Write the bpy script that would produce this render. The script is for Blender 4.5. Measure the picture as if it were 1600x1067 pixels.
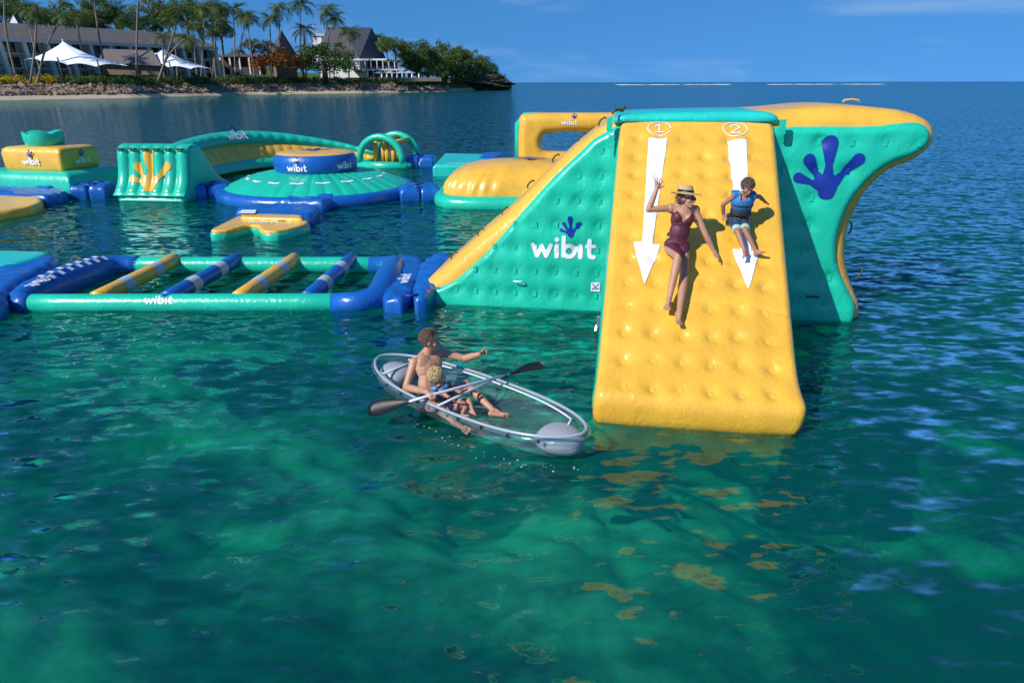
import bpy, bmesh, math, random
import numpy as np
from mathutils import Vector, Matrix
random.seed(7); np.random.seed(7)
for o in list(bpy.data.objects): bpy.data.objects.remove(o)
S = bpy.context.scene
COL = S.collection
# ------------------------------------------------------------------ camera
CAM_H = 3.95; FPX = 1067.0; HORIZON = 129.0
PITCH = math.atan((533.5-HORIZON)/FPX)
cam = bpy.data.cameras.new('camera'); camo = bpy.data.objects.new('camera', cam); COL.objects.link(camo)
cam.lens = 24.0; cam.sensor_width = 36.0; cam.clip_start = .1; cam.clip_end = 90000
camo.location = (0, 0, CAM_H)
camo.rotation_euler = (math.pi/2-PITCH, math.radians(0.12), 0)
S.camera = camo
# ------------------------------------------------------------------ light
SUN = Vector((1.02, .857, -1.07)).normalized()
ELEV = math.asin(-SUN.z); AZ = math.atan2(-SUN.x, -SUN.y)
world = bpy.data.worlds.new('World'); S.world = world; world.use_nodes = True
wn = world.node_tree.nodes; wl = world.node_tree.links; wn.clear()
out = wn.new('ShaderNodeOutputWorld'); bg = wn.new('ShaderNodeBackground')
sky = wn.new('ShaderNodeTexSky'); sky.sky_type = 'NISHITA'; sky.sun_disc = False
sky.sun_elevation = ELEV; sky.sun_rotation = AZ % (2*math.pi)
sky.altitude = 300; sky.air_density = 1.0; sky.dust_density = 0.0; sky.ozone_density = 3.0
hs = wn.new('ShaderNodeHueSaturation'); hs.inputs['Saturation'].default_value = 1.31; hs.inputs['Value'].default_value = 1.05
wl.new(sky.outputs[0], hs.inputs['Color'])
# clear deep-blue tropical sky down to the sea: the pale band at the horizon is left out
stc = wn.new('ShaderNodeTexCoord'); sma = wn.new('ShaderNodeVectorMath'); sma.operation = 'MULTIPLY_ADD'
sma.inputs[1].default_value = (1, 1, .75); sma.inputs[2].default_value = (0, 0, .36); snm = wn.new('ShaderNodeVectorMath'); snm.operation = 'NORMALIZE'
wl.new(stc.outputs['Generated'], sma.inputs[0]); wl.new(sma.outputs[0], snm.inputs[0]); wl.new(snm.outputs[0], sky.inputs['Vector'])
# thin high cloud, carried by the direction of view, all round the sky
tc = wn.new('ShaderNodeTexCoord'); mp = wn.new('ShaderNodeMapping'); mp.inputs['Scale'].default_value = (1.6, 1.6, 9.0)
mp.inputs['Rotation'].default_value = (0.0, 0.06, .5)
nz = wn.new('ShaderNodeTexNoise'); nz.inputs['Scale'].default_value = 2.1; nz.inputs['Detail'].default_value = 9; nz.inputs['Roughness'].default_value = .58
nz.inputs['Distortion'].default_value = .5
rp = wn.new('ShaderNodeValToRGB'); rp.color_ramp.elements[0].position = .52; rp.color_ramp.elements[1].position = .88
rp.color_ramp.elements[0].color = (0, 0, 0, 1); rp.color_ramp.elements[1].color = (.45, .45, .45, 1)
mx = wn.new('ShaderNodeMix'); mx.data_type = 'RGBA'; mx.inputs[7].default_value = (3.0, 4.0, 5.4, 1)
wl.new(tc.outputs['Generated'], mp.inputs['Vector']); wl.new(mp.outputs[0], nz.inputs['Vector']); wl.new(nz.outputs['Fac'], rp.inputs['Fac'])
wl.new(rp.outputs['Color'], mx.inputs[0]); wl.new(hs.outputs['Color'], mx.inputs[6])
wl.new(mx.outputs[2], bg.inputs['Color']); bg.inputs['Strength'].default_value = 0.15
wl.new(bg.outputs[0], out.inputs['Surface'])
sl = bpy.data.lights.new('sun', 'SUN'); sl.energy = 4.7; sl.angle = math.radians(.53); sl.color = (1, .95, .87)
so = bpy.data.objects.new('sun', sl); COL.objects.link(so)
so.rotation_euler = SUN.to_track_quat('-Z', 'Y').to_euler(); so.location = (-20, -20, 30)
S.view_settings.view_transform = 'Standard'; S.view_settings.look = 'None'; S.view_settings.gamma = 1
S.view_settings.exposure = 0.15; S.view_settings.use_curve_mapping = False
S.render.engine = 'CYCLES'
S.cycles.max_bounces = 6; S.cycles.diffuse_bounces = 2; S.cycles.glossy_bounces = 3; S.cycles.transmission_bounces = 3; S.cycles.transparent_max_bounces = 12
# ------------------------------------------------------------------ points from angles of view
def ray(px, py):
    x = (px-800)/FPX; y = -(py-533.5)/FPX; c, s = math.cos(PITCH), math.sin(PITCH)
    return Vector((x, c+y*s, -s+y*c))
def at_z(px, py, z=0.0):
    r = ray(px, py); return Vector((0, 0, CAM_H))+r*((z-CAM_H)/r.z)
def at_y(px, py, y):
    r = ray(px, py); return Vector((0, 0, CAM_H))+r*(y/r.y)
# ------------------------------------------------------------------ materials
def lin(r, g, b):
    f = lambda c: (c/255/12.92) if c/255 <= .04045 else ((c/255+.055)/1.055)**2.4
    return (f(r), f(g), f(b), 1)
def newmat(name):
    m = bpy.data.materials.new(name); m.use_nodes = True; nt = m.node_tree
    return m, nt, nt.nodes['Principled BSDF']
def mat(name, col, rough=.5, var=.12, scale=6., bump=0., bscale=30., coat=0., spec=.5, dist=.01, metallic=0., sheen=0.):
    m, nt, b = newmat(name); n = nt.nodes; l = nt.links
    t = n.new('ShaderNodeTexCoord'); z = n.new('ShaderNodeTexNoise'); z.inputs['Scale'].default_value = scale; z.inputs['Detail'].default_value = 5
    l.new(t.outputs['Object'], z.inputs['Vector'])
    r = n.new('ShaderNodeMapRange'); r.inputs['To Min'].default_value = 1-var; r.inputs['To Max'].default_value = 1+var
    r.inputs['From Min'].default_value = .25; r.inputs['From Max'].default_value = .75
    l.new(z.outputs['Fac'], r.inputs['Value'])
    x = n.new('ShaderNodeVectorMath'); x.operation = 'SCALE'; x.inputs[0].default_value = col[:3]
    l.new(r.outputs[0], x.inputs['Scale']); l.new(x.outputs[0], b.inputs['Base Color'])
    b.inputs['Roughness'].default_value = rough; b.inputs['Coat Weight'].default_value = coat; b.inputs['Coat Roughness'].default_value = .15
    b.inputs['Specular IOR Level'].default_value = spec; b.inputs['Metallic'].default_value = metallic; b.inputs['Sheen Weight'].default_value = sheen
    if bump > 0:
        z2 = n.new('ShaderNodeTexNoise'); z2.inputs['Scale'].default_value = bscale; z2.inputs['Detail'].default_value = 4; z2.inputs['Distortion'].default_value = .6
        l.new(t.outputs['Object'], z2.inputs['Vector'])
        u = n.new('ShaderNodeBump'); u.inputs['Strength'].default_value = bump; u.inputs['Distance'].default_value = dist
        l.new(z2.outputs['Fac'], u.inputs['Height']); l.new(u.outputs[0], b.inputs['Normal'])
    return m
def pvc(name, col, rough=.29):
    """taut welded vinyl: faint soiling, creases, soft gloss"""
    m, nt, b = newmat(name); n = nt.nodes; l = nt.links
    t = n.new('ShaderNodeTexCoord')
    z = n.new('ShaderNodeTexNoise'); z.inputs['Scale'].default_value = 1.7; z.inputs['Detail'].default_value = 7; z.inputs['Roughness'].default_value = .65
    l.new(t.outputs['Object'], z.inputs['Vector'])
    r = n.new('ShaderNodeMapRange'); r.inputs['To Min'].default_value = .86; r.inputs['To Max'].default_value = 1.1; r.inputs['From Min'].default_value = .3; r.inputs['From Max'].default_value = .7
    l.new(z.outputs['Fac'], r.inputs['Value'])
    x = n.new('ShaderNodeVectorMath'); x.operation = 'SCALE'; x.inputs[0].default_value = col[:3]
    l.new(r.outputs[0], x.inputs['Scale']); l.new(x.outputs[0], b.inputs['Base Color'])
    b.inputs['Roughness'].default_value = rough; b.inputs['Coat Weight'].default_value = .25; b.inputs['Coat Roughness'].default_value = .22
    rr = n.new('ShaderNodeMapRange'); rr.inputs['To Min'].default_value = rough-.07; rr.inputs['To Max'].default_value = rough+.12
    z3 = n.new('ShaderNodeTexNoise'); z3.inputs['Scale'].default_value = 6; z3.inputs['Detail'].default_value = 4
    l.new(t.outputs['Object'], z3.inputs['Vector']); l.new(z3.outputs['Fac'], rr.inputs['Value']); l.new(rr.outputs[0], b.inputs['Roughness'])
    w = n.new('ShaderNodeTexNoise'); w.inputs['Scale'].default_value = 5.5; w.inputs['Detail'].default_value = 3; w.inputs['Distortion'].default_value = 1.6
    mpp = n.new('ShaderNodeMapping'); mpp.inputs['Scale'].default_value = (1.3, 1.3, .8); l.new(t.outputs['Object'], mpp.inputs['Vector']); l.new(mpp.outputs[0], w.inputs['Vector'])
    u = n.new('ShaderNodeBump'); u.inputs['Strength'].default_value = .35; u.inputs['Distance'].default_value = .03
    l.new(w.outputs['Fac'], u.inputs['Height']); l.new(u.outputs[0], b.inputs['Normal'])
    return m
M = {}
M['yellow'] = pvc('yellow_vinyl', (.77, .42, .042)); M['green'] = pvc('green_vinyl', (.010, .48, .315)); M['blue'] = pvc('blue_vinyl', (.006, .10, .40), .30)
M['teal'] = pvc('teal_vinyl', (.015, .52, .44)); M['white'] = mat('white_print', (.74, .75, .82), .4, .04); M['navy'] = mat('navy_print', (.008, .03, .26), .35, .05)
M['strap'] = mat('olive_webbing', (.06, .07, .03), .8); M['steel'] = mat('steel', (.5, .5, .5), .3, metallic=.8); M['grey'] = mat('grey_band', (.42, .45, .5), .45, .06)
M['print_grey'] = mat('grey_print', (.45, .6, .6), .5, .05)
# ------------------------------------------------------------------ objects
MATRIX = {}
def link(o, parent=None):
    COL.objects.link(o)
    if parent is not None: o.parent = parent
    return o
def tag(o, label=None, cat=None, group=None, kind=None):
    if label: o['label'] = label
    if cat: o['category'] = cat
    if group: o['group'] = group
    if kind: o['kind'] = kind
    return o
def thing(name, label, cat, loc=(0, 0, 0), rotz=0., group=None):
    o = bpy.data.objects.new(name, None); o.empty_display_size = .3; link(o); o.location = loc; o.rotation_euler = (0, 0, rotz)
    MATRIX[o.name] = Matrix.Translation(Vector(loc)) @ Matrix.Rotation(rotz, 4, 'Z')
    return tag(o, label, cat, group)
def root_matrix(p):
    while p is not None and p.name not in MATRIX: p = p.parent
    return MATRIX[p.name] if p is not None else Matrix.Identity(4)
def make_mesh(name, V, F, m, smooth=True):
    me = bpy.data.meshes.new(name); me.from_pydata([tuple(v) for v in V], [], [tuple(f) for f in F]); me.update()
    if m is not None:
        for x in (m if isinstance(m, list) else [m]): me.materials.append(x)
    if smooth: me.polygons.foreach_set('use_smooth', [True]*len(me.polygons))
    return me
def part(name, V, F, m, parent=None, smooth=True, world=True):
    """a mesh under its thing; world=True: vertices given in world space"""
    if parent is not None and world:
        inv = root_matrix(parent).inverted(); V = [inv @ Vector(v) for v in V]
    o = bpy.data.objects.new(name, make_mesh(name, V, F, m, smooth)); return link(o, parent)
class MB:
    def __init__(s): s.V = []; s.F = []
    def add(s, V, F):
        k = len(s.V); s.V += [tuple(v) for v in V]; s.F += [tuple(i+k for i in f) for f in F]; return s
    def box(s, c, d, rot=None):
        c = Vector(c); P = []
        for x in (-1, 1):
            for y in (-1, 1):
                for z in (-1, 1):
                    v = Vector((x*d[0]/2, y*d[1]/2, z*d[2]/2)); P.append(c+(rot @ v if rot else v))
        return s.add(P, [(0, 1, 3, 2), (4, 6, 7, 5), (0, 4, 5, 1), (2, 3, 7, 6), (0, 2, 6, 4), (1, 5, 7, 3)])
    def tube(s, pts, r, n=10, caps=True, closed=False):
        pts = [Vector(p) for p in pts]; N = len(pts); rs = r if isinstance(r, (list, tuple)) else [r]*N
        V = []; prev = None
        for i, p in enumerate(pts):
            a = pts[(i-1) % N] if (i > 0 or closed) else p; b = pts[(i+1) % N] if (i < N-1 or closed) else p
            d = (b-a).normalized()
            if prev is None:
                q = d.orthogonal().normalized() if abs(d.z) > .9 else d.cross(Vector((0, 0, 1))).normalized()
            else:
                q = (prev-d*prev.dot(d)).normalized()
            prev = q; w = d.cross(q)
            for k in range(n):
                t = 2*math.pi*k/n; V.append(p+(q*math.cos(t)+w*math.sin(t))*rs[i])
        F = []
        for i in range(N if closed else N-1):
            j = (i+1) % N
            for k in range(n): F.append((i*n+k, i*n+(k+1) % n, j*n+(k+1) % n, j*n+k))
        if caps and not closed: F.append(tuple(range(n-1, -1, -1))); F.append(tuple((N-1)*n+k for k in range(n)))
        return s.add(V, F)
    def lathe(s, prof, c=(0, 0, 0), n=32, sx=1., sy=1.):
        V = []; F = []; N = len(prof)
        for r, z in prof:
            for k in range(n):
                t = 2*math.pi*k/n; V.append((c[0]+r*sx*math.cos(t), c[1]+r*sy*math.sin(t), c[2]+z))
        for i in range(N-1):
            for k in range(n): F.append((i*n+k, i*n+(k+1) % n, (i+1)*n+(k+1) % n, (i+1)*n+k))
        return s.add(V, F)
    def build(s, name, m, parent=None, smooth=True, world=True): return part(name, s.V, s.F, m, parent, smooth, world)
def grid(fn, ns, nt, close_s=False):
    """fn(s,t) vectorised -> (n,3); s across, t along"""
    s = np.linspace(0, 1, ns); t = np.linspace(0, 1, nt); A, B = np.meshgrid(s, t)
    V = fn(A.ravel(), B.ravel()); F = []
    for j in range(nt-1):
        for i in range(ns-1): a = j*ns+i; F.append((a, a+1, a+ns+1, a+ns))
    return V, F
def sausage(p0, p1, r, n=14, m=4):
    """tube with rounded ends"""
    p0 = Vector(p0); p1 = Vector(p1); d = (p1-p0).normalized(); pts = []; rs = []
    for k in range(m+1):
        a = math.pi/2*k/m; pts.append(p0+d*(r*.55*(1-math.cos(math.pi/2-a)) if 0 else r*.5*(1-math.cos(a)) if 0 else r*.5*math.sin(a)-r*.5)); rs.append(max(r*.45+r*.55*math.sin(a), 1e-3))
    a0 = list(zip(pts, rs)); b0 = [(p1-(p-p0), q) for p, q in a0][::-1]
    mid = [(p0.lerp(p1, k/6), r) for k in range(1, 6)]
    al = a0+mid+b0; mb = MB(); mb.tube([p for p, _ in al], [q for _, q in al], n); return mb.V, mb.F
# ------------------------------------------------------------------ flat shapes by distance field
def sd_poly(P):
    P = np.array(P, float); n = len(P)
    def f(x, y):
        d = np.full(x.shape, 1e9); ins = np.zeros(x.shape, bool)
        for i in range(n):
            a = P[i]; b = P[(i+1) % n]; e = b-a; wx = x-a[0]; wy = y-a[1]
            t = np.clip((wx*e[0]+wy*e[1])/(e@e+1e-12), 0, 1); d = np.minimum(d, (wx-e[0]*t)**2+(wy-e[1]*t)**2)
            c = ((a[1] > y) != (b[1] > y))
            with np.errstate(divide='ignore', invalid='ignore'): xi = (b[0]-a[0])*(y-a[1])/(b[1]-a[1]+1e-15)+a[0]
            ins ^= c & (x < xi)
        d = np.sqrt(d); return np.where(ins, -d, d)
    return f
def sd_caps(L):
    """union of tapered strokes (x0,y0,r0,x1,y1,r1)"""
    def f(x, y):
        d = np.full(x.shape, 1e9)
        for x0, y0, r0, x1, y1, r1 in L:
            ex, ey = x1-x0, y1-y0; t = np.clip(((x-x0)*ex+(y-y0)*ey)/(ex*ex+ey*ey+1e-12), 0, 1)
            d = np.minimum(d, np.hypot(x-x0-ex*t, y-y0-ey*t)-(r0+(r1-r0)*t))
        return d
    return f
def stroke(pts, r): return [(a[0], a[1], r, b[0], b[1], r) for a, b in zip(pts[:-1], pts[1:])]
def arcpts(cx, cy, rx, ry, a0, a1, n=18): return [(cx+rx*math.cos(math.radians(a0+(a1-a0)*k/n)), cy+ry*math.sin(math.radians(a0+(a1-a0)*k/n))) for k in range(n+1)]
def fill2d(f, x0, x1, y0, y1, c):
    nx = int((x1-x0)/c)+2; ny = int((y1-y0)/c)+2; xs = x0+np.arange(nx)*c; ys = y0+np.arange(ny)*c
    X, Y = np.meshgrid(xs, ys, indexing='ij'); D = f(X, Y); I = D < 0; V = []; idx = {}; F = []; E = []
    def vid(k, x, y):
        if k not in idx: idx[k] = len(V); V.append((x, y))
        return idx[k]
    cnt = I[:-1, :-1].astype(int)+I[1:, :-1]+I[:-1, 1:]+I[1:, 1:]
    for i, j in zip(*np.nonzero(cnt)):
        cs = ((i, j), (i+1, j), (i+1, j+1), (i, j+1)); poly = []; cut = []
        for k in range(4):
            a = cs[k]; b = cs[(k+1) % 4]
            if I[a]: poly.append(vid(a, xs[a[0]], ys[a[1]]))
            if I[a] != I[b]:
                t = D[a]/(D[a]-D[b]); key = (min(a, b), max(a, b)); q = vid(key, xs[a[0]]+(xs[b[0]]-xs[a[0]])*t, ys[a[1]]+(ys[b[1]]-ys[a[1]])*t)
                poly.append(q); cut.append((q, bool(I[a])))
        if len(poly) > 2: F.append(tuple(poly))
        if len(cut) == 2: E.append((cut[0][0], cut[1][0]) if cut[0][1] else (cut[1][0], cut[0][0]))
    return np.array(V), F, E
def tuft_field(T, amp=.05, sig=.085):
    T = np.array(T); rj = np.random.default_rng(len(T)); T = T.copy(); K = rj.uniform(.6, 1.25, len(T))
    def h(x, y):
        o = np.zeros(np.shape(x))
        for (a, b), kk in zip(T, K):
            q = (x-a)**2+(y-b)**2; o = o-kk*amp*.75*np.exp(-q/(2*sig**2))-kk*amp*.6*np.exp(-q/(2*(sig*2.0)**2))
        return o
    return h
def smooth_poly(P, it=2, keep=()):
    P = [Vector((a[0], a[1])) for a in P]
    for _ in range(it):
        Q = []
        for i in range(len(P)): a, b = P[i], P[(i+1) % len(P)]; Q += [a*.75+b*.25, a*.25+b*.75]
        P = Q
    return [(p.x, p.y) for p in P]
FROG = [(0, -.12, .36, 0, .12, .33), (-.05, -.3, .26, .05, -.3, .26), (-.02, .1, .26, -.06, .75, .13), (-.06, .75, .13, -.12, 1.45, .28), (-.12, 1.45, .28, -.12, 1.6, .29),
        (-.12, 0, .26, -.5, .45, .12), (-.5, .45, .12, -.82, .95, .24), (-.15, -.1, .22, -.65, .1, .1), (-.65, .1, .1, -1.15, .27, .2), (.12, 0, .26, .5, .42, .12), (.5, .42, .12, 1.0, 1.0, .24)]
def frog(cx, cy, s): return [(cx+a*s, cy+b*s, r*s, cx+c*s, cy+d*s, q*s) for a, b, r, c, d, q in FROG]
def word(cx, cy, h):
    """the five-letter lower-case word, x-height h, centred on cx, baseline cy"""
    R = .155; L = stroke([(0, .92), (.33, .14), (.67, .86), (1.01, .14), (1.34, .92)], R)
    L += stroke([(1.78, .12), (1.78, .9)], R)+[(1.78, 1.36, .17, 1.78, 1.37, .17)]
    L += stroke([(2.28, .2), (2.28, 1.55)], R)+stroke(arcpts(2.68, .52, .4, .4, 0, 360, 20), R)
    L += stroke([(3.52, .12), (3.52, .9)], R)+stroke([(4.16, 1.35), (4.16, .4), (4.22, .2), (4.38, .13), (4.5, .15)], R)+stroke([(4.0, .92), (4.52, .92)], R*.92)
    x0 = 2.2
    return [(cx+(a-x0)*h, cy+b*h, r*h, cx+(c-x0)*h, cy+d*h, q*h) for a, b, r, c, d, q in L]
def bounds(L):
    a = np.array(L); r = max(a[:, 2].max(), a[:, 5].max())
    return min(a[:, 0].min(), a[:, 3].min())-r, max(a[:, 0].max(), a[:, 3].max())+r, min(a[:, 1].min(), a[:, 4].min())-r, max(a[:, 1].max(), a[:, 4].max())+r
def decal(name, L, fn, m, parent, cell, world=True, poly=None):
    """flat print: shape in (x,y) laid on the surface fn(x,y)->(n,3)"""
    f = sd_poly(poly) if poly is not None else sd_caps(L)
    if poly is not None:
        a = np.array(poly); b = (a[:, 0].min(), a[:, 0].max(), a[:, 1].min(), a[:, 1].max())
    else: b = bounds(L)
    V, F, E = fill2d(f, b[0]-cell, b[1]+cell, b[2]-cell, b[3]+cell, cell)
    return part(name, fn(V[:, 0], V[:, 1]), F, m, parent, True, world)
def prism(name, outline, r, depth, m, parent, cell=.06, bulge=0., tufts=None, world=False, mapf=None, back=True):
    """inflated slab: outline in (x,y) facing the front, rounded rims of radius r, going back by depth"""
    P = np.array(outline); f = sd_poly(outline); h = tuft_field(tufts) if tufts else None
    V, F, E = fill2d(f, P[:, 0].min()-cell, P[:, 0].max()+cell, P[:, 1].min()-cell, P[:, 1].max()+cell, cell)
    def off(x, y):
        d = np.maximum(-f(x, y), 0); e = np.minimum(d/r, 1); o = r*np.sqrt(np.maximum(1-(1-e)**2, 0))-r+bulge*(1-np.exp(-d/.35))
        if h is not None: o = o+h(x, y)*np.minimum(d/.15, 1)
        return o
    o = off(V[:, 0], V[:, 1]); n = len(V)
    Q = [(x, y, k) for (x, y), k in zip(V, o)]; G = [tuple(q) for q in F]
    if back:
        Q += [(x, y, -depth-k-0) for (x, y), k in zip(V, o-0)]; G += [tuple(i+n for i in q[::-1]) for q in F]
        G += [(b, a, a+n, b+n) for a, b in E]
    else:
        bi = {}; 
        for a, b in E:
            for i in (a, b):
                if i not in bi: bi[i] = len(Q); Q.append((V[i][0], V[i][1], -depth))
        G += [(b, a, bi[a], bi[b]) for a, b in E]
    mp_ = mapf or (lambda x, y, k: (x, -k, y))
    ob = part(name, [mp_(*q) for q in Q], G, m, parent, True, world)
    return ob, off
# ================================================================== sea and seabed
def water_material():
    m = bpy.data.materials.new('sea_water'); m.use_nodes = True; n = m.node_tree.nodes; l = m.node_tree.links; n.clear()
    o = n.new('ShaderNodeOutputMaterial'); geo = n.new('ShaderNodeNewGeometry')
    def noise(scale, sx, sy, rot, det=3, dis=.4, rough=.5):
        mp = n.new('ShaderNodeMapping'); mp.inputs['Scale'].default_value = (sx, sy, 1); mp.inputs['Rotation'].default_value = (0, 0, math.radians(rot))
        l.new(geo.outputs['Position'], mp.inputs['Vector'])
        z = n.new('ShaderNodeTexNoise'); z.inputs['Scale'].default_value = scale; z.inputs['Detail'].default_value = det; z.inputs['Distortion'].default_value = dis; z.inputs['Roughness'].default_value = rough
        l.new(mp.outputs[0], z.inputs['Vector']); return z
    big = noise(.30, .55, 1.25, -24, 1, 0); mid = noise(.95, .6, 1.25, -16, 2, .7); fine = noise(4.6, .6, 1.25, -10, 2, 0, .55)
    def mul(a, k):
        x = n.new('ShaderNodeMath'); x.operation = 'MULTIPLY'; l.new(a, x.inputs[0]); x.inputs[1].default_value = k; return x.outputs[0]
    def add(a, b):
        x = n.new('ShaderNodeMath'); x.operation = 'ADD'; l.new(a, x.inputs[0]); l.new(b, x.inputs[1]); return x.outputs[0]
    hgt = add(mul(big.outputs['Fac'], .24), mul(mid.outputs['Fac'], .125))
    # small ripples tilt the surface directly, so that they still act far out
    sb = n.new('ShaderNodeVectorMath'); sb.operation = 'SUBTRACT'; sb.inputs[1].default_value = (.5, .5, .5); l.new(fine.outputs['Color'], sb.inputs[0])
    ma = n.new('ShaderNodeVectorMath'); ma.operation = 'MULTIPLY_ADD'; ma.inputs[1].default_value = (1.15, 1.75, 0); ma.inputs[2].default_value = (0, 0, 1); l.new(sb.outputs[0], ma.inputs[0])
    nm = n.new('ShaderNodeVectorMath'); nm.operation = 'NORMALIZE'; l.new(ma.outputs[0], nm.inputs[0])
    bp = n.new('ShaderNodeBump'); bp.inputs['Strength'].default_value = 1.0; bp.inputs['Distance'].default_value = 1.0; l.new(hgt, bp.inputs['Height']); l.new(nm.outputs[0], bp.inputs['Normal'])
    fr = n.new('ShaderNodeFresnel'); fr.inputs['IOR'].default_value = 1.44; l.new(bp.outputs[0], fr.inputs['Normal'])
    gl = n.new('ShaderNodeBsdfGlossy'); gl.inputs['Roughness'].default_value = .04; gl.inputs['Color'].default_value = (.75, .91, 1, 1); l.new(bp.outputs[0], gl.inputs['Normal'])
    tr = n.new('ShaderNodeBsdfTransparent'); tr.inputs['Color'].default_value = (.97, 1, 1, 1)
    df = n.new('ShaderNodeBsdfDiffuse'); df.inputs['Color'].default_value = (.0, .115, .098, 1); l.new(bp.outputs[0], df.inputs['Normal'])
    m1 = n.new('ShaderNodeMixShader'); m1.inputs[0].default_value = .42; l.new(tr.outputs[0], m1.inputs[1]); l.new(df.outputs[0], m1.inputs[2])
    m2 = n.new('ShaderNodeMixShader'); # light coming up from below meets the surface after bending towards the vertical: it nearly all passes
    fx = n.new('ShaderNodeMix'); fx.data_type = 'FLOAT'; l.new(geo.outputs['Backfacing'], fx.inputs[0]); l.new(fr.outputs[0], fx.inputs[2]); fx.inputs[3].default_value = .04
    l.new(fx.outputs[0], m2.inputs[0]); l.new(m1.outputs[0], m2.inputs[1]); l.new(gl.outputs[0], m2.inputs[2])
    l.new(m2.outputs[0], o.inputs['Surface'])
    va = n.new('ShaderNodeVolumeAbsorption'); va.inputs['Color'].default_value = (.08, .88, .72, 1); va.inputs['Density'].default_value = .335
    l.new(va.outputs[0], o.inputs['Volume'])
    return m
M['water'] = water_material()
R_ = 45000.
sea = part('sea', [(-R_, -400, 0), (R_, -400, 0), (R_, R_, 0), (-R_, R_, 0)], [(0, 1, 2, 3)], M['water'], smooth=False); tag(sea, 'clear green to blue rippled sea', 'sea', kind='structure')
def bed_material():
    m, nt, b = newmat('seabed'); n = nt.nodes; l = nt.links; g = n.new('ShaderNodeNewGeometry')
    mp = n.new('ShaderNodeMapping'); mp.inputs['Rotation'].default_value = (0, 0, math.radians(-28)); mp.inputs['Scale'].default_value = (.75, 1.5, 1); l.new(g.outputs['Position'], mp.inputs['Vector'])
    a = n.new('ShaderNodeTexNoise'); a.inputs['Scale'].default_value = .21; a.inputs['Detail'].default_value = 7; a.inputs['Roughness'].default_value = .62; a.inputs['Distortion'].default_value = .5
    l.new(mp.outputs[0], a.inputs['Vector'])
    r = n.new('ShaderNodeValToRGB'); e = r.color_ramp.elements; e[0].position = .44; e[0].color = (.03, .04, .03, 1); e[1].position = .66; e[1].color = (.74, .70, .56, 1)
    q = e.new(.51); q.color = (.20, .20, .15, 1)
    l.new(a.outputs['Fac'], r.inputs['Fac']); l.new(r.outputs['Color'], b.inputs['Base Color']); b.inputs['Roughness'].default_value = .95; b.inputs['Specular IOR Level'].default_value = .05
    return m
def bed():
    q = np.linspace(-1, 1, 121); xs = np.sinh(q*7.5)/np.sinh(7.5)*R_; 
    qy = np.linspace(0, 1, 121); ys = -60+(np.sinh(qy*8.)/np.sinh(8.))*(R_+60)
    V = []; F = []
    for y in ys:
        for x in xs:
            d = math.hypot(x, y-8); z = -2.9-3.2*(1-math.exp(-max(0, d-9)/26))-.9*max(0, min(1, (x-3)/9))
            z += .25*math.sin(x*.7+1.3*math.sin(y*.35))*math.cos(y*.5+.6*math.sin(x*.4)) if d < 60 else 0
            if d < 45: z -= 2.0
            V.append((x, y, z))
    n = len(xs)
    for j in range(n-1):
        for i in range(n-1): a = j*n+i; F.append((a, a+1, a+n+1, a+n))
    o = part('seabed', V, F, bed_material()); tag(o, 'sandy seabed with dark weed and coral patches', 'seabed', kind='structure')
    # the near bed: sand and coral, its bumps added to break up cast shadows
    rg = np.random.default_rng(8); xs = np.arange(-20, 18.1, .15); ys = np.arange(1, 28, .15); X, Y = np.meshgrid(xs, ys); Z = np.zeros_like(X)
    for k in range(34):
        wl = rg.uniform(.9, 6.5); a = rg.uniform(0, 6.28); Z += .034*wl**.7*np.sin((X*math.cos(a)+Y*math.sin(a))*6.283/wl+rg.uniform(0, 6.28)+.8*np.sin(Y*.5+k))/2.2
    for k in range(26):
        wl = rg.uniform(.4, 1.1); a = rg.uniform(0, 6.28); Z += .014*np.sin((X*math.cos(a)+Y*math.sin(a))*6.283/wl+rg.uniform(0, 6.28)+1.2*np.sin(Y*.9+X*.7+k))
    D = np.hypot(X, Y-8); Z = -3.5-3.2*(1-np.exp(-np.maximum(0, D-9)/26))-.9*np.clip((X-3)/9, 0, 1)+np.clip(Z, -.6, .75)
    nx = len(xs); V = np.stack([X.ravel(), Y.ravel(), Z.ravel()], 1); F = [(j*nx+i, j*nx+i+1, (j+1)*nx+i+1, (j+1)*nx+i) for j in range(len(ys)-1) for i in range(nx-1)]
    o2 = part('coral_bed', V, F, o.data.materials[0]); tag(o2, 'uneven sand and coral bed below the floats', 'seabed', kind='structure')
bed()
# ================================================================== the tower with the slide
T0 = Vector((-1.77, 12.6, 0)); TROT = math.atan2(-.149, .989)
tower = thing('inflatable_slide_tower', 'huge green and yellow inflatable tower with a wide two lane slide', 'water slide', T0, TROT)
body_out = smooth_poly([(-.06, -.12), (-.06, .10), (.05, .36), (.40, .62), (.80, 1.0), (1.75, 1.78), (2.6, 2.68), (3.25, 3.2), (3.55, 3.40), (4.2, 3.44), (6.1, 3.50), (6.9, 3.60), (7.63, 3.57), (8.15, 3.52), (8.55, 3.38), (8.70, 3.14), (8.64, 2.92), (8.42, 2.72),
    (8.1, 2.60), (7.83, 2.32), (7.69, 1.99), (7.60, 1.61), (7.61, 1.26), (7.70, .87), (7.90, .47), (8.04, .22), (8.05, .0), (7.9, -.12), (6, -.12), (3, -.12)], 2)
prism('tower_body', body_out, .30, 2.4, M['yellow'], tower, .07)
gl = [(.02, -.1), (-.02, .17), (.46, .34), (.73, .48), (1.32, 1.03), (2.49, 2.36), (3.2, 3.04), (3.58, 3.26), (3.9, 3.26), (3.9, -.1)]
tl = [(.35+.375*i, .28+.43*j) for i in range(9) for j in range(7) if .28+.43*j < .05+(.35+.375*i)*.86 and .35+.375*i < 3.45]
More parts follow.
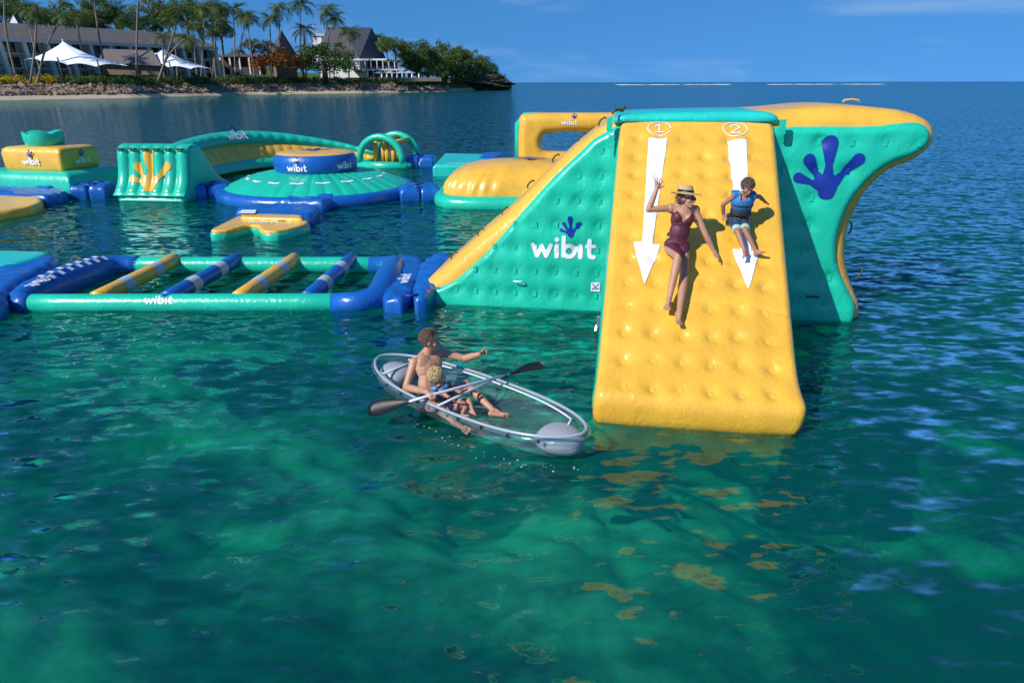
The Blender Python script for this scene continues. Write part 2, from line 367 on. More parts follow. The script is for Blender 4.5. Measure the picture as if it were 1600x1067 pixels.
pl, offL = prism('side_panel', gl, .13, .3, M['green'], tower, .035, .05, tl, mapf=lambda x, y, k: (x, -k-.10, y), back=False)
gr = smooth_poly([(5.9, -.12), (5.9, 3.26), (5.9, 3.27), (6.8, 3.28), (7.59, 3.28), (8.25, 3.36), (8.50, 3.27), (8.54, 3.02), (8.34, 2.83), (7.99, 2.70), (7.73, 2.46), (7.51, 2.11), (7.40, 1.70), (7.39, 1.32), (7.47, .97), (7.69, .59), (7.88, .31), (7.91, .10), (7.85, -.12)], 1)
tr_ = [(6.35+.50*i, 3.03-.45*j) for i in range(5) for j in range(7) if not (j in (2, 3, 4) and i > 1) and not (j == 1 and i > 2) and not (j > 3 and i > 2) and not (j == 5 and i > 2)]
pr, offR = prism('side_panel', gr, .14, .3, M['green'], tower, .035, .05, tr_, mapf=lambda x, y, k: (x, -k-.10, y), back=False)
def onL(x, y): return np.stack([x, -offL(x, y)-.10-.012, y], 1)
def onR(x, y): return np.stack([x, -offR(x, y)-.10-.012, y], 1)
# weld patches: little rectangular tabs in every tuft
patch_mb = MB(); 
for (dx, dy, w, h, k) in ((0, 0, .062, .10, .014),): patch_mb.box((0, -.004, 0), (w, k, h))
pm = {}
for c in ('green', 'yellow', 'navy', 'white'): pm[c] = make_mesh('weld_patch', patch_mb.V, patch_mb.F, M[c], False)
bev = None
def patches(T, onf, c, parent, prints=()):
    a = np.array(T); P = onf(a[:, 0], a[:, 1]); cs = [c]*len(P)
    for L, pc in prints:
        f = sd_caps(L); d = f(a[:, 0], a[:, 1]); cs = [pc if q < .02 else k for q, k in zip(d, cs)]
    for p, c in zip(P, cs):
        o = bpy.data.objects.new('weld_patch', pm[c]); link(o, parent); o.location = Vector(p); o.rotation_euler = (random.uniform(-.05, .05), random.uniform(-.06, .06), random.uniform(-.1, .1))
patches(tl, onL, 'green', pl, [(word(2.72, .98, .245), 'white'), (frog(2.86, 1.45, .155), 'navy')]); patches(tr_, onR, 'green', pr, [(frog(7.06, 2.36, .415), 'navy')])
decal('word_print', word(2.72, .98, .245), onL, M['white'], pl, .014, False)
decal('foot_print', frog(2.86, 1.45, .155), onL, M['navy'], pl, .012, False)
decal('foot_print', frog(7.06, 2.36, .415), onR, M['navy'], pr, .02, False)
decal('safety_label', None, onL, M['white'], pl, .02, False, poly=[(3.26, .38), (3.42, .38), (3.42, .55), (3.26, .55)])
decal('safety_pictogram', stroke([(3.28, .53), (3.34, .46), (3.40, .53)], .008)+stroke([(3.28, .42), (3.32, .45), (3.36, .42), (3.40, .45)], .008), lambda x, y: onL(x, y)-np.array([0, .004, 0]), M['navy'], pl, .006, False)
def handle(p, ax, nrm, parent, m='green', w=.2):
    mb = MB(); p = Vector(p); ax = Vector(ax).normalized(); nrm = Vector(nrm).normalized()
    mb.tube([p-ax*w/2, p-ax*w*.42+nrm*.035, p+nrm*.05, p+ax*w*.42+nrm*.035, p+ax*w/2], .016, 6)
    return mb.build('grab_handle', M[m], parent, world=False)
handle((1.93, -.17, .53), (1, 0, 0), (0, -1, .1), tower, 'white', .17); handle((7.1, -.17, .46), (1, 0, 0), (0, -1, .1), tower, 'strap', .2)
for k, (u, z) in enumerate([(.62, .80), (1.15, 1.27), (1.62, 1.68), (2.1, 2.18), (2.55, 2.65), (3.0, 3.02), (3.35, 3.28)]): handle((u-.02, .42, z+.02), (.7, 0, .75), (-.7, -.2, .7), tower, 'strap', .17)
handle((7.70, .5, 1.55), (0, 0, 1), (1, -.2, 0), tower, 'strap'); handle((8.0, .5, .75), (.3, 0, 1), (1, -.2, 0), tower, 'strap')
handle((7.55, 1.0, 3.62), (1, .2, 0), (0, -.2, 1), tower, 'yellow', .3)
# deck on top and its lashings
prism('top_deck', smooth_poly([(3.50, 3.27), (3.52, 3.42), (3.8, 3.46), (4.9, 3.49), (5.9, 3.51), (6.14, 3.46), (6.22, 3.28)], 1), .09, 2.1, M['teal'], tower, .05, mapf=lambda x, y, k: (x, -k-.10, y))
for u, z in ((3.46, 3.30), (3.50, 3.02), (6.2, 3.28)):
    mb = MB(); mb.box((u, -.26, z), (.10, .05, .22)); mb.build('lashing_strap', M['green'], tower, False, False)
mb = MB(); mb.tube([(3.5, -.22, 3.47), (3.55, -.1, 3.53), (3.66, .0, 3.5), (3.70, .1, 3.56), (3.6, .15, 3.52)], .022, 6); mb.build('rope_knot', M['strap'], tower, world=False)
# slide: profile in (v, z)
prof = [(-.10, 3.33), (.0, 3.35), (.10, 3.31), (.35, 3.15), (1.2, 2.58), (2.4, 1.765), (3.6, .955), (4.1, .63), (4.30, .515), (4.46, .455), (4.55, .40), (4.59, .30), (4.58, .16), (4.55, .03), (4.45, -.09), (4.2, -.13)]
def resample(P, n):
    P = np.array(P, float); 
    for _ in range(3):
        Q = [P[0]]; 
        for a, b in zip(P[:-1], P[1:]): Q += [a*.75+b*.25, a*.25+b*.75]
        Q.append(P[-1]); P = np.array(Q)
    L = np.r_[0, np.cumsum(np.hypot(*(P[1:]-P[:-1]).T))]
    return L, P
PL, PP = resample(prof, 0)
PT = np.gradient(PP, axis=0); PT /= np.linalg.norm(PT, axis=1)[:, None]; PN = np.stack([-PT[:, 1], PT[:, 0]], 1)
LTOT = PL[-1]; L0 = .2
def slide_edges(l): return 3.63-.025*l-.02*np.exp(-((l-5.45)/.4)**2), 6.11-.034*l+.06*np.exp(-((l-5.45)/.4)**2)
srows = [.42+.435*j for j in range(12)]
rj = np.random.default_rng(4); st = [(u+rj.uniform(-.025, .025), l+rj.uniform(-.03, .03)) for l in srows for u in np.linspace(3.93, 5.72, 6)-.02*l]
hS = tuft_field(st, .040, .052)
def slide_pt(u, l, extra=0.):
    """u across (metres), l along from the crest"""
    lo, hi = slide_edges(l); L = l+L0
    bv = np.interp(L, PL, PP[:, 0]); bz = np.interp(L, PL, PP[:, 1]); nv = np.interp(L, PL, PN[:, 0]); nz_ = np.interp(L, PL, PN[:, 1])
    nn = np.hypot(nv, nz_); nv /= nn; nz_ /= nn
    e = np.minimum(u-lo, hi-u); r = .11; c = np.clip(e/r, 0, 1); off = -r+r*np.sqrt(np.maximum(1-(1-c)**2, 0))
    off = off+hS(u, l)*np.clip(e/.12, 0, 1)+.03*np.clip(e/.5, 0, 1)+extra
    off = off-.012*np.exp(-((l-1.62)/.02)**2)-.012*np.exp(-((l-3.80-.1*(u-4.8)**2)/.02)**2)
    return np.stack([u, -(bv+nv*off), bz+nz_*off], 1)
def sl_grid(s, t):
    l = t*(LTOT-L0)-.0; l = l*1.0; lo, hi = slide_edges(l); q = np.sign(s-.5)*(1-(1-np.abs(2*s-1))**1.25)
    return slide_pt(lo+(hi-lo)*(q*.5+.5), l)
V, F = grid(sl_grid, 96, 210)
slide = part('slide_face', V, F, M['yellow'], tower, True, False)
def on_slide_print(u, l): return slide_pt(u, l, .012)
patches_p = slide_pt(np.array([a for a, _ in st]), np.array([b for _, b in st]))
tilt = math.atan2(2.87, 4.25)
for p in patches_p:
    o = bpy.data.objects.new('weld_patch', pm['yellow']); link(o, slide); o.location = Vector(p); o.rotation_euler = (-(math.pi/2-tilt)+random.uniform(-.05, .05), random.uniform(-.08, .08), 0)
side_prof = [(-.10, 3.25)]+[(PP[i, 0]-PN[i, 0]*.09, PP[i, 1]-PN[i, 1]*.09) for i in range(4, len(PP)-4, 4)]+[(4.1, -.06), (3.7, .15), (2.6, .85), (1.2, 1.75), (0.0, 2.45), (-.10, 2.5)]
sdS = sd_poly(side_prof); A_ = np.array(side_prof)
for sgn in (0, 1):
    V, F, E = fill2d(sdS, A_[:, 0].min()-.06, A_[:, 0].max()+.06, A_[:, 1].min()-.06, A_[:, 1].max()+.06, .06)
    d = np.maximum(-sdS(V[:, 0], V[:, 1]), 0); bl = .07*np.sqrt(np.clip(d/.22, 0, 1))
    lv = np.clip((V[:, 0])/4.25*5.13, 0, 6); lo, hi = slide_edges(lv)
    X = (lo+.03-bl) if sgn == 0 else (hi-.03+bl)
    part('slide_side', np.stack([X, -V[:, 0], V[:, 1]], 1), F, M['green'], tower, True, False)
# underside of the slab
und = [(4.2, -.125), (4.08, -.06), (3.7, .13), (2.6, .83), (1.2, 1.73), (.05, 2.43)]
UV = []; 
for v_, z_ in und: UV += [(3.6, -v_, z_), (6.0, -v_, z_)]
part('slide_underside', UV, [(2*i, 2*i+1, 2*i+3, 2*i+2) for i in range(len(und)-1)], M['green'], tower, True, False)
# printed lanes
decal('lane_arrow', None, on_slide_print, M['white'], slide, .035, False, poly=[(4.10, .42), (4.40, .42), (4.17, 2.78), (4.29, 2.78), (4.07, 3.54), (3.90, 2.72), (4.03, 2.74)])
decal('lane_arrow', None, on_slide_print, M['white'], slide, .035, False, poly=[(5.33, .43), (5.63, .43), (5.52, 2.86), (5.63, 2.86), (5.44, 3.56), (5.26, 2.82), (5.39, 2.83)])
decal('lane_number', stroke(arcpts(4.27, .19, .185, .165, -25-360+50, 0, 26), .008), on_slide_print, M['white'], slide, .012, False)
decal('lane_number', stroke([(4.21, .15), (4.27, .09), (4.27, .27)], .010)+stroke([(4.20, .28), (4.34, .28)], .010), on_slide_print, M['white'], slide, .011, False)
decal('lane_number', stroke(arcpts(5.47, .19, .19, .165, 0, 360, 28), .008), on_slide_print, M['white'], slide, .012, False)
decal('lane_number', stroke(arcpts(5.47, .15, .065, .055, -180, 20, 10)+[(5.40, .285), (5.55, .285)], .010), on_slide_print, M['white'], slide, .011, False)
mb = MB(); mb.box((3.44, -1.2, .18), (.06, .1, .16)); mb.tube([(3.42, -1.2, .1), (3.4, -1.25, .02)], .03, 6); mb.build('anchor_ring', M['steel'], tower, False, False)
# ================================================================== the other floats of the water park
def crumple(x, y, a): return a*(math.sin(x*9+3*math.sin(y*6))*.5+math.sin(y*13+2*math.sin(x*7))*.35+math.sin((x+y)*21)*.18)
def slab(name, outline, z0, z1, r, m, parent, cell=.08, bulge=0., crump=0.):
    """inflated mat: plan outline in world x,y"""
    return prism(name, outline, r, max(z1-z0, 2*r+.02), m, parent, cell, bulge, None, True, lambda x, y, k: (x, y, z1+k+(crumple(x, y, crump) if crump and k > -.3 else 0)))
def XY(*P, z=0.): return [tuple(at_z(a, b, z)[:2]) for a, b in P]
def tubepart(name, pts, r, m, parent, n=16): mb = MB(); mb.tube(pts, r, n); return mb.build(name, m, parent)
def sausagepart(name, p0, p1, r, m, parent): V, F = sausage(p0, p1, r, 18); return part(name, V, F, m, parent)
def connector(label, p0, p1, width, h=.42, strap=True):
    """two crumpled blue pads lashed end to end"""
    p0 = Vector((p0[0], p0[1], 0)); p1 = Vector((p1[0], p1[1], 0)); d = p1-p0; L = d.length; e = d.normalized(); s = Vector((-e.y, e.x, 0))
    t = thing('connector_pad', label, 'connector', (p0+p1)/2, 0, 'blue connector pads between the floats')
    for a, b in ((0, .49), (.51, 1)):
        q = [p0+d*a-s*width/2, p0+d*b-s*width/2, p0+d*b+s*width/2, p0+d*a+s*width/2]
        slab('pad', [(v.x, v.y) for v in q], -.15, h, min(.2, L*.2), M['blue'], t, .07, .02, .035)
    if strap:
        for k in (-.3, .3):
            c = (p0+p1)/2+s*width*k; mb = MB(); mb.tube([c-e*.22+Vector((0, 0, h+.02)), c+Vector((0, 0, h-.02)), c+e*.22+Vector((0, 0, h+.02))], .03, 6); mb.build('strap', M['navy'], t)
    return t
# --- floating ladder of logs
fr = thing('log_bridge', 'long green and blue rectangular frame float crossed by four slanted logs', 'inflatable', at_z(330, 450, 0))
FL = at_z(22, 473, .1); FR = at_z(560, 473, .1); BL = at_z(178, 413, .14); BR = at_z(612, 414, .14)
def lerp(a, b, t): return a.lerp(b, t)
f0, f1 = lerp(FL, FR, .055), lerp(FL, FR, .955); sausagepart('front_tube', f0-Vector((.25, 0, 0)), f1+Vector((.2, 0, 0)), .185, M['green'], fr)
b0, b1 = lerp(BL, BR, .03), lerp(BL, BR, .97); sausagepart('back_tube', b0, b1, .185, M['green'], fr)
lend = tubepart('blue_end', [FL+Vector((.34, -.02, 0)), FL+Vector((.16, .0, 0)), FL+Vector((0, .12, .0)), FL+Vector((-.02, .5, .02)), lerp(FL, BL, .5)+Vector((0, 0, .05)), lerp(FL, BL, .85)+Vector((0, 0, .02)), BL+Vector((.0, -.1, 0)), BL+Vector((.35, .0, 0)), BL+Vector((.6, 0, 0))], [.19, .2, .22, .27, .31, .29, .24, .2, .187], M['blue'], fr, 20)
rend = tubepart('blue_end', [FR+Vector((-.5, -.0, 0)), FR+Vector((0, .0, 0)), FR+Vector((.3, .2, .03)), lerp(FR, BR, .5)+Vector((.25, 0, .1)), BR+Vector((.12, -.3, .05)), BR+Vector((-.1, 0, 0)), BR+Vector((-.5, 0, 0))], [.187, .21, .25, .27, .25, .2, .187], M['blue'], fr, 20)
# chequered print along the left end
ck = []
for i in range(15):
    for j in range(2):
        if (i+j) % 2 == 0:
            c = lerp(FL, BL, .20+.045*i)+Vector((.10-.11*j+.06, 0, 0)); ck.append(c)
mb = MB()
for c in ck:
    t = (c.y-FL.y)/(BL.y-FL.y); rr = .31-abs(t-.5)*.08; ax = lerp(FL, BL, t).x; dx = c.x-ax
    P = []
    for a, b in ((-1, -1), (1, -1), (1, 1), (-1, 1)):
        x = dx+a*.052; P.append((ax+x, c.y+b*.052, lerp(FL, BL, t).z+.062-.04*abs(t-.5)+math.sqrt(max(rr*rr-x*x, 0))+.012))
    mb.add(P, [(0, 1, 2, 3)])
mb.build('chequer_print', M['white'], lend, False)
for (a, b, m) in (((150, 463), (262, 411), 'yellow'), ((262, 462), (357, 413), 'blue'), ((372, 463), (450, 413), 'yellow'), ((481, 462), (541, 413), 'blue')):
    p = at_z(*a, .2); q = at_z(*b, .26); p = Vector((p.x, FL.y+.05, .17)); q = Vector((q.x, BL.y, .26))
    lg = sausagepart('log', p, q, .155, M[m], fr)
    for t in (.32, .70):
        c0 = lerp(p, q, t-.055); c1 = lerp(p, q, t+.055); mb = MB(); mb.tube([c0, lerp(c0, c1, .5), c1], .159, 18, caps=False); mb.build('grip_band', M['grey'], lg)
def ontube(P, Q, r, ph):
    """print laid round a tube: x along from P, y round it (metres)"""
    P = Vector(P); Q = Vector(Q); e = (Q-P).normalized(); up = Vector((0, 0, 1)); s = e.cross(up).normalized()
    def f(x, y):
        a = ph+y/r; return np.stack([P.x+e.x*x+(s.x*np.cos(a))*r, P.y+e.y*x+s.y*np.cos(a)*r, P.z+e.z*x+np.sin(a)*r], 1)
    return f
fL = (f1-f0).length; f_ = ontube(f0, f1, .190, math.radians(32))
decal('word_print', word(2.42, -.06, .11), f_, M['white'], fr, .012); decal('foot_print', frog(2.52, .12, .065), f_, M['navy'], fr, .010)
c1 = at_z(648, 470, .1); c2 = at_z(668, 412, .1)
cp = thing('connector_pad', 'wide crumpled blue pad joining the log frame to the slide tower', 'connector', (c1+c2)/2, 0, None)
for (q, zz) in ((XY((586, 476), (642, 479), (668, 407), (606, 405), z=.15), .27), (XY((637, 479), (676, 475), (716, 407), (661, 408), z=.15), .33)): slab('pad', smooth_poly(q, 1), -.15, zz, .1, M['blue'], cp, .05, .06, .045)
mb = MB(); mb.tube([at_z(628, 462, .45), at_z(640, 462, .5), at_z(652, 460, .48)], .03, 6); mb.build('strap', M['navy'], cp)
o1 = at_z(622, 452, .45); e1 = (at_z(640, 415, .45)-o1).normalized()
def flat_on(o, e, z): 
    s = Vector((e.y, -e.x, 0)); return lambda x, y: np.stack([o.x+e.x*x+s.x*-y, o.y+e.y*x+s.y*-y, np.full(np.shape(x), z)], 1)
decal('word_print', word(1.15, 0, .14), flat_on(at_z(627, 462, .40), e1, .405), M['white'], cp, .012)
lm = thing('blue_mat', 'flat blue mat at the chequered end of the log frame', 'inflatable', at_z(10, 450, 0))
slab('mat', smooth_poly(XY((-40, 488), (8, 482), (16, 458), (108, 408), (60, 403), (-60, 440), z=.2), 1), -.15, .36, .2, M['blue'], lm, .07, .02, .03)
decal('word_print', word(.0, 0, .17), flat_on(at_z(53, 437, .4), (at_z(70, 428, .4)-at_z(35, 446, .4)).normalized()*-1, .405), M['white'], lm, .014)
gm = thing('green_mat', 'pale ribbed teal mat behind the blue mat', 'inflatable', at_z(20, 415, 0))
slab('mat', smooth_poly(XY((-120, 425), (8, 428), (86, 404), (70, 399), (-120, 397), z=.25), 1), -.15, .40, .15, M['teal'], gm, .07, .02)
# --- flying-saucer island
UC = Vector((-7.42, 26.5, 0)); ufo = thing('saucer_island', 'round green saucer island with a blue drum on top', 'inflatable', UC)
def ringp(r, z, n=48): return [(UC.x+r*math.cos(2*math.pi*k/n), UC.y+r*math.sin(2*math.pi*k/n), z) for k in range(n)]
mb = MB(); mb.tube(ringp(3.42, .10), .27, 14, closed=True); mb.build('base_ring', M['blue'], ufo)
NSEG = 36
def cone(s, t):
    a = s*2*math.pi; r = 3.50-2.2*t; lobe = np.abs(np.sin(a*NSEG/2)); z = .27+.62*t**.9+.05*(np.sqrt(lobe)-.6)*(1-t*.6)+.10*np.sin(t*math.pi); r = r-.12*(1-np.minimum(t/.08, 1))*0
    return np.stack([UC.x+r*np.cos(a), UC.y+r*np.sin(a), z], 1)
V, F = grid(cone, 289, 14); top = part('cone_deck', V, F, M['green'], ufo)
for k in range(18):
    a0 = 2*math.pi*(k+.2)/18; P = []
    for j in range(7):
        a = a0+j/6*.19
        for rr in (2.46, 2.56):
            t = (3.5-rr)/2.2; lobe = abs(math.sin(a*NSEG/2)); z = .27+.62*t**.9+.05*(math.sqrt(lobe)-.6)*(1-t*.6)+.10*math.sin(t*math.pi)+.018; P.append((UC.x+rr*math.cos(a), UC.y+rr*math.sin(a), z))
    part('dash_print', P, [(2*j, 2*j+1, 2*j+3, 2*j+2) for j in range(6)], M['white'], top)
dp = [(1.25, .78), (1.40, .80), (1.50, .90), (1.54, 1.08), (1.54, 1.24), (1.48, 1.42), (1.40, 1.50)]
mb = MB(); mb.lathe(dp, UC, 56); drum = mb.build('drum', M['blue'], ufo)
mb = MB(); mb.lathe([(1.41, 1.50), (1.33, 1.545), (1.0, 1.57), (.5, 1.58), (.01, 1.585)], UC, 48); lid = mb.build('lid', M['yellow'], ufo)
decal('foot_print', frog(UC.x, UC.y, .42), lambda x, y: np.stack([x, y, np.full(np.shape(x), 1.598)], 1), M['navy'], lid, .05)
def ondrum(x, y): a = -math.pi/2+x/1.55; return np.stack([UC.x+1.552*np.cos(a), UC.y+1.552*np.sin(a), y], 1)
decal('word_print', word(-.30, .98, .16), ondrum, M['white'], drum, .02); decal('word_print', word(1.55, 1.02, .15), ondrum, M['white'], drum, .02); decal('foot_print', frog(-.22, 1.30, .085), ondrum, M['navy'], drum, .02)
dk = thing('boarding_deck', 'low blue deck with a white stripe before the saucer island', 'inflatable', at_z(430, 335, 0))
slab('deck', smooth_poly(XY((366, 339), (480, 345), (505, 330), (480, 322), (372, 325), z=.2), 1), -.15, .34, .16, M['blue'], dk, .08, .02, .03)
decal('stripe_print', None, lambda x, y: np.stack([x, y, np.full(np.shape(x), .40)], 1), M['white'], dk, .08, poly=XY((370, 333), (398, 334), (400, 328), (378, 328), z=.38))
pad = thing('boarding_pad', 'notched yellow boarding platform with a green rim', 'inflatable', at_z(410, 355, 0))
po = XY((325, 358), (340, 350), (360, 341), (375, 335), (470, 338), (484, 344), (483, 349), (440, 360), (412, 361), (404, 357), (405, 352), (392, 350), (378, 352), (358, 358), (330, 360), z=.27)
slab('pad_rim', smooth_poly(po, 1), -.12, .24, .10, M['green'], pad, .07)
pc = np.mean(np.array(po), 0); slab('pad_top', smooth_poly([tuple(pc+(np.array(p)-pc)*.965) for p in po], 1), .14, .275, .04, M['yellow'], pad, .06)
slab('step', XY((376, 341), (472, 344), (472, 338), (377, 335), z=.3), .1, .36, .05, M['yellow'], pad, .06)
decal('word_print', word(0, 0, .16), flat_on(at_z(405, 347, .3), Vector((1, -.02, 0)).normalized(), .288), M['white'], pad, .02); decal('foot_print', frog(.55, .35, .13), flat_on(at_z(405, 347, .3), Vector((1, -.02, 0)).normalized(), .290), M['navy'], pad, .02)
# --- fluted climbing wall
w0 = at_z(178, 314, 0); w1 = at_z(289, 316, 0); e1w = (w1-w0); WL = e1w.length; e1w.normalize(); e2w = Vector((-e1w.y, e1w.x, 0))
wall = thing('climbing_wall', 'fluted green climbing wall with a big yellow foot print', 'inflatable', (w0+w1)/2)
wp = [(-.02, -.15), (-.02, .22), (.22, .42), (.45, .75), (.58, 1.2), (.66, 1.65), (.80, 1.86), (1.1, 1.92), (1.5, 1.86), (1.85, 1.55), (2.15, 1.1), (2.6, .66), (3.2, .38), (3.55, .2), (3.6, -.15)]
wpoly = smooth_poly(wp, 1)
prism('wall_body', wpoly, .16, WL-.1, M['green'], wall, .08, .05, None, True, lambda x, y, k: tuple(w0+e1w*(WL-.02+k)+e2w*(x+.05)+Vector((0, 0, y))))
wl_, wpp = resample(wp[1:8], 0); LW = wl_[-1]
def wface(u, l, ex=0.):
    v = np.interp(l, wl_, wpp[:, 0]); z = np.interp(l, wl_, wpp[:, 1]); f = np.abs(np.sin(u/WL*math.pi*6))**.7*.13*np.clip(l/.25, .25, 1)*np.clip((LW-l)/.3, 0, 1)+ex
    return np.stack([w0.x+e1w.x*u+e2w.x*(v-f), w0.y+e1w.y*u+e2w.y*(v-f), z+f*.15], 1)
V, F = grid(lambda s, t: wface(s*WL, t*LW), 97, 36); wf = part('climbing_face', V, F, M['green'], wall)
decal('foot_print', frog(WL*.50, .55, .62), lambda x, y: wface(x, y, .015), M['yellow'], wf, .035)
for k in range(6):
    c = Vector(wface(np.array([WL*(k+.5)/6]), np.array([LW-.42]))[0]); mb = MB(); mb.tube([c-e1w*.14, c-e1w*.1-e2w*.09, c-e2w*.11+Vector((0, 0, .02)), c+e1w*.1-e2w*.09, c+e1w*.14], .035, 6); mb.build('grab_handle', M['strap'], wall)
# --- banked curve
cv = thing('banked_curve', 'curved bank of green and yellow cushions rising behind the climbing wall', 'inflatable', at_z(420, 268, 0))
cpts = [at_z(296, 290, 0), at_z(330, 279, 0), at_z(385, 268, 0), at_z(445, 261, 0), at_z(520, 256, 0), at_z(585, 255, 0)]; chs = [1.45, 1.66, 1.80, 1.66, 1.15, .55]
CX = np.array([[p.x, p.y] for p in cpts]); tt = np.linspace(0, 1, 6)
def sm(a, t): 
    # smooth interpolation through the stations
    k = np.clip((t*5).astype(int), 0, 4); f = t*5-k; m = np.gradient(a); h00 = 2*f**3-3*f**2+1; h10 = f**3-2*f**2+f; h01 = -2*f**3+3*f**2; h11 = f**3-f**2
    return h00*a[k]+h10*m[k]+h01*a[k+1]+h11*m[k+1]
def curve_pt(t, q, ex=0.):
    """t along, q 0..1 up the bank"""
    x = sm(CX[:, 0], t); y = sm(CX[:, 1], t); h = sm(np.array(chs), t); dx = sm(CX[:, 0], np.minimum(t+.01, 1))-sm(CX[:, 0], np.maximum(t-.01, 0)); dy = sm(CX[:, 1], np.minimum(t+.01, 1))-sm(CX[:, 1], np.maximum(t-.01, 0))
    n = np.hypot(dx, dy); bx, by = -dy/n, dx/n; back = 1.1*q**1.4*h/1.8
    return x+bx*back, y+by*back, h*q, bx, by
def band(q0, q1, fat, lob):
    def f(s, t):
        q = q0+(q1-q0)*s; x, y, z, bx, by = curve_pt(t, q); b = fat*np.sin(np.clip(s, 0, 1)*math.pi)**.6+(.05*np.abs(np.sin(t*math.pi*lob))**.6-.03 if lob else 0)*np.sin(s*math.pi)
        return np.stack([x-bx*b, y-by*b, z+b*.5], 1)
    return f
for nm, q0, q1, fat, lob, m in (('base_roll', -.06, .30, .16, 0, 'green'), ('bank_face', .30, .68, .05, 26, 'yellow'), ('top_roll', .68, 1.0, .20, 22, 'green')):
    V, F = grid(band(q0, q1, fat, lob), 14, 160); p = part(nm, V, F, M[m], cv)
    if nm == 'top_roll': tr0 = p
def cback(s, t):
    x, y, z, bx, by = curve_pt(t, 1-s*1.06); b = .9*s+.15*np.sin(s*math.pi); x2, y2, z2, _, _ = curve_pt(t, np.ones_like(t)); return np.stack([x2+bx*b, y2+by*b, z], 1)
V, F = grid(cback, 8, 80); part('bank_back', V, F, M['green'], cv)
def cdec(x, y):
    t = .42+x/15; q = .80+y/2.1; X, Y_, Z, bx, by = curve_pt(t, q); b = .26; return np.stack([X-bx*b, Y_-by*b, Z+.13], 1)
decal('word_print', word(0, -.12, .30), cdec, M['white'], tr0, .03); decal('foot_print', frog(.15, .30, .17), cdec, M['navy'], tr0, .03)
# --- small arch with yellow posts
A0 = at_z(560, 261, 0); A1 = at_z(632, 263, 0); ar = thing('hoop_arch', 'pair of green hoops over yellow posts on a low green frame', 'inflatable', (A0+A1)/2)
ex_ = (A1-A0).normalized(); by_ = Vector((.28, 1, 0)).normalized(); AW = (A1-A0).length
for dpt in (0, 1.9):
    pts = []
    for k in range(13):
        a = math.pi*k/12; x = AW/2-AW/2*.93*math.cos(a)*(1-.12*math.sin(a)**4); pts.append(A0+ex_*x+by_*dpt+Vector((0, 0, .2+1.28*math.sin(a)**.8)))
    tubepart('hoop', pts, .17, M['green'], ar)
for s_ in (0, 1): tubepart('base_tube', [A0+ex_*AW*s_+by_*-.1+Vector((0, 0, .08)), A0+ex_*AW*s_+by_*2.+Vector((0, 0, .08))], .2, M['green'], ar)
tubepart('base_tube', [A0+ex_*-.15+Vector((0, 0, .08)), A0+ex_*(AW+.15)+Vector((0, 0, .08))], .22, M['green'], ar)
for (x, d_) in ((.3, .5), (.55, .5), (.68, .55), (.3, 1.4), (.6, 1.4)): tubepart('post', [A0+ex_*AW*x+by_*d_+Vector((0, 0, .1)), A0+ex_*AW*x+by_*d_+Vector((0, 0, 1.25))], .13, M['yellow'], ar)
for x in (.22, .55, .8): tubepart('cross_bar', [A0+ex_*AW*x+Vector((0, 0, 1.05+.3*math.sin(math.pi*x))), A0+ex_*AW*x+by_*1.9+Vector((0, 0, 1.05+.3*math.sin(math.pi*x)))], .12, M['yellow'], ar)
# --- far runway
rw = thing('runway_mat', 'flat green runway mat with a blue end beyond the yellow dome', 'inflatable', at_z(720, 262, 0))
slab('mat', XY((676, 268), (750, 268), (768, 250), (694, 248), z=.2), -.15, .50, .12, M['teal'], rw, .1)
slab('mat_end', XY((745, 258), (775, 258), (790, 247), (756, 247), z=.2), -.15, .52, .15, M['blue'], rw, .1, 0, .03)
decal('word_print', word(0, 0, .22), flat_on(at_z(715, 256, .5), Vector((1, 0, 0)), .51), M['white'], rw, .03)
# --- dome
DC = Vector((.30, 24.9, 0)); dome = thing('dome_float', 'wrinkled yellow dome float on a green rim', 'inflatable', DC)
def supr(a, p): return np.sign(np.cos(a))*np.abs(np.cos(a))**p, np.sign(np.sin(a))*np.abs(np.sin(a))**p
def domef(s, t):
    a = s*2*math.pi; c, d = supr(a, .55); r = np.cos(t*math.pi/2)**.75; wr = 1+.020*np.sin(a*30+2*np.sin(a*7))*(1-t)**2*np.minimum(t*8, 1)
    return np.stack([DC.x+2.72*c*r*wr, DC.y+1.85*d*r*wr, .34+1.08*np.sin(t*math.pi/2)**.9], 1)
V, F = grid(domef, 241, 30); dm = part('dome', V, F, M['yellow'], dome)
a_ = np.linspace(0, 2*math.pi, 81)[:-1]; c, d = supr(a_, .5); mb = MB()
mb.tube([(DC.x+2.78*c[k], DC.y+1.92*d[k], .12) for k in range(80)], [.27+.012*(k % 2) for k in range(80)], 14, closed=True); mb.build('rim', M['green'], dome)
def ondome(x, y):
    r = np.hypot((x-DC.x)/2.72, (y-DC.y)/1.85); return np.stack([x, y, .34+1.08*np.sqrt(np.maximum(1-r**2.6, 0))**.9+.05], 1)
decal('foot_print', frog(DC.x+.35, DC.y-.15, .5), ondome, M['navy'], dm, .05)
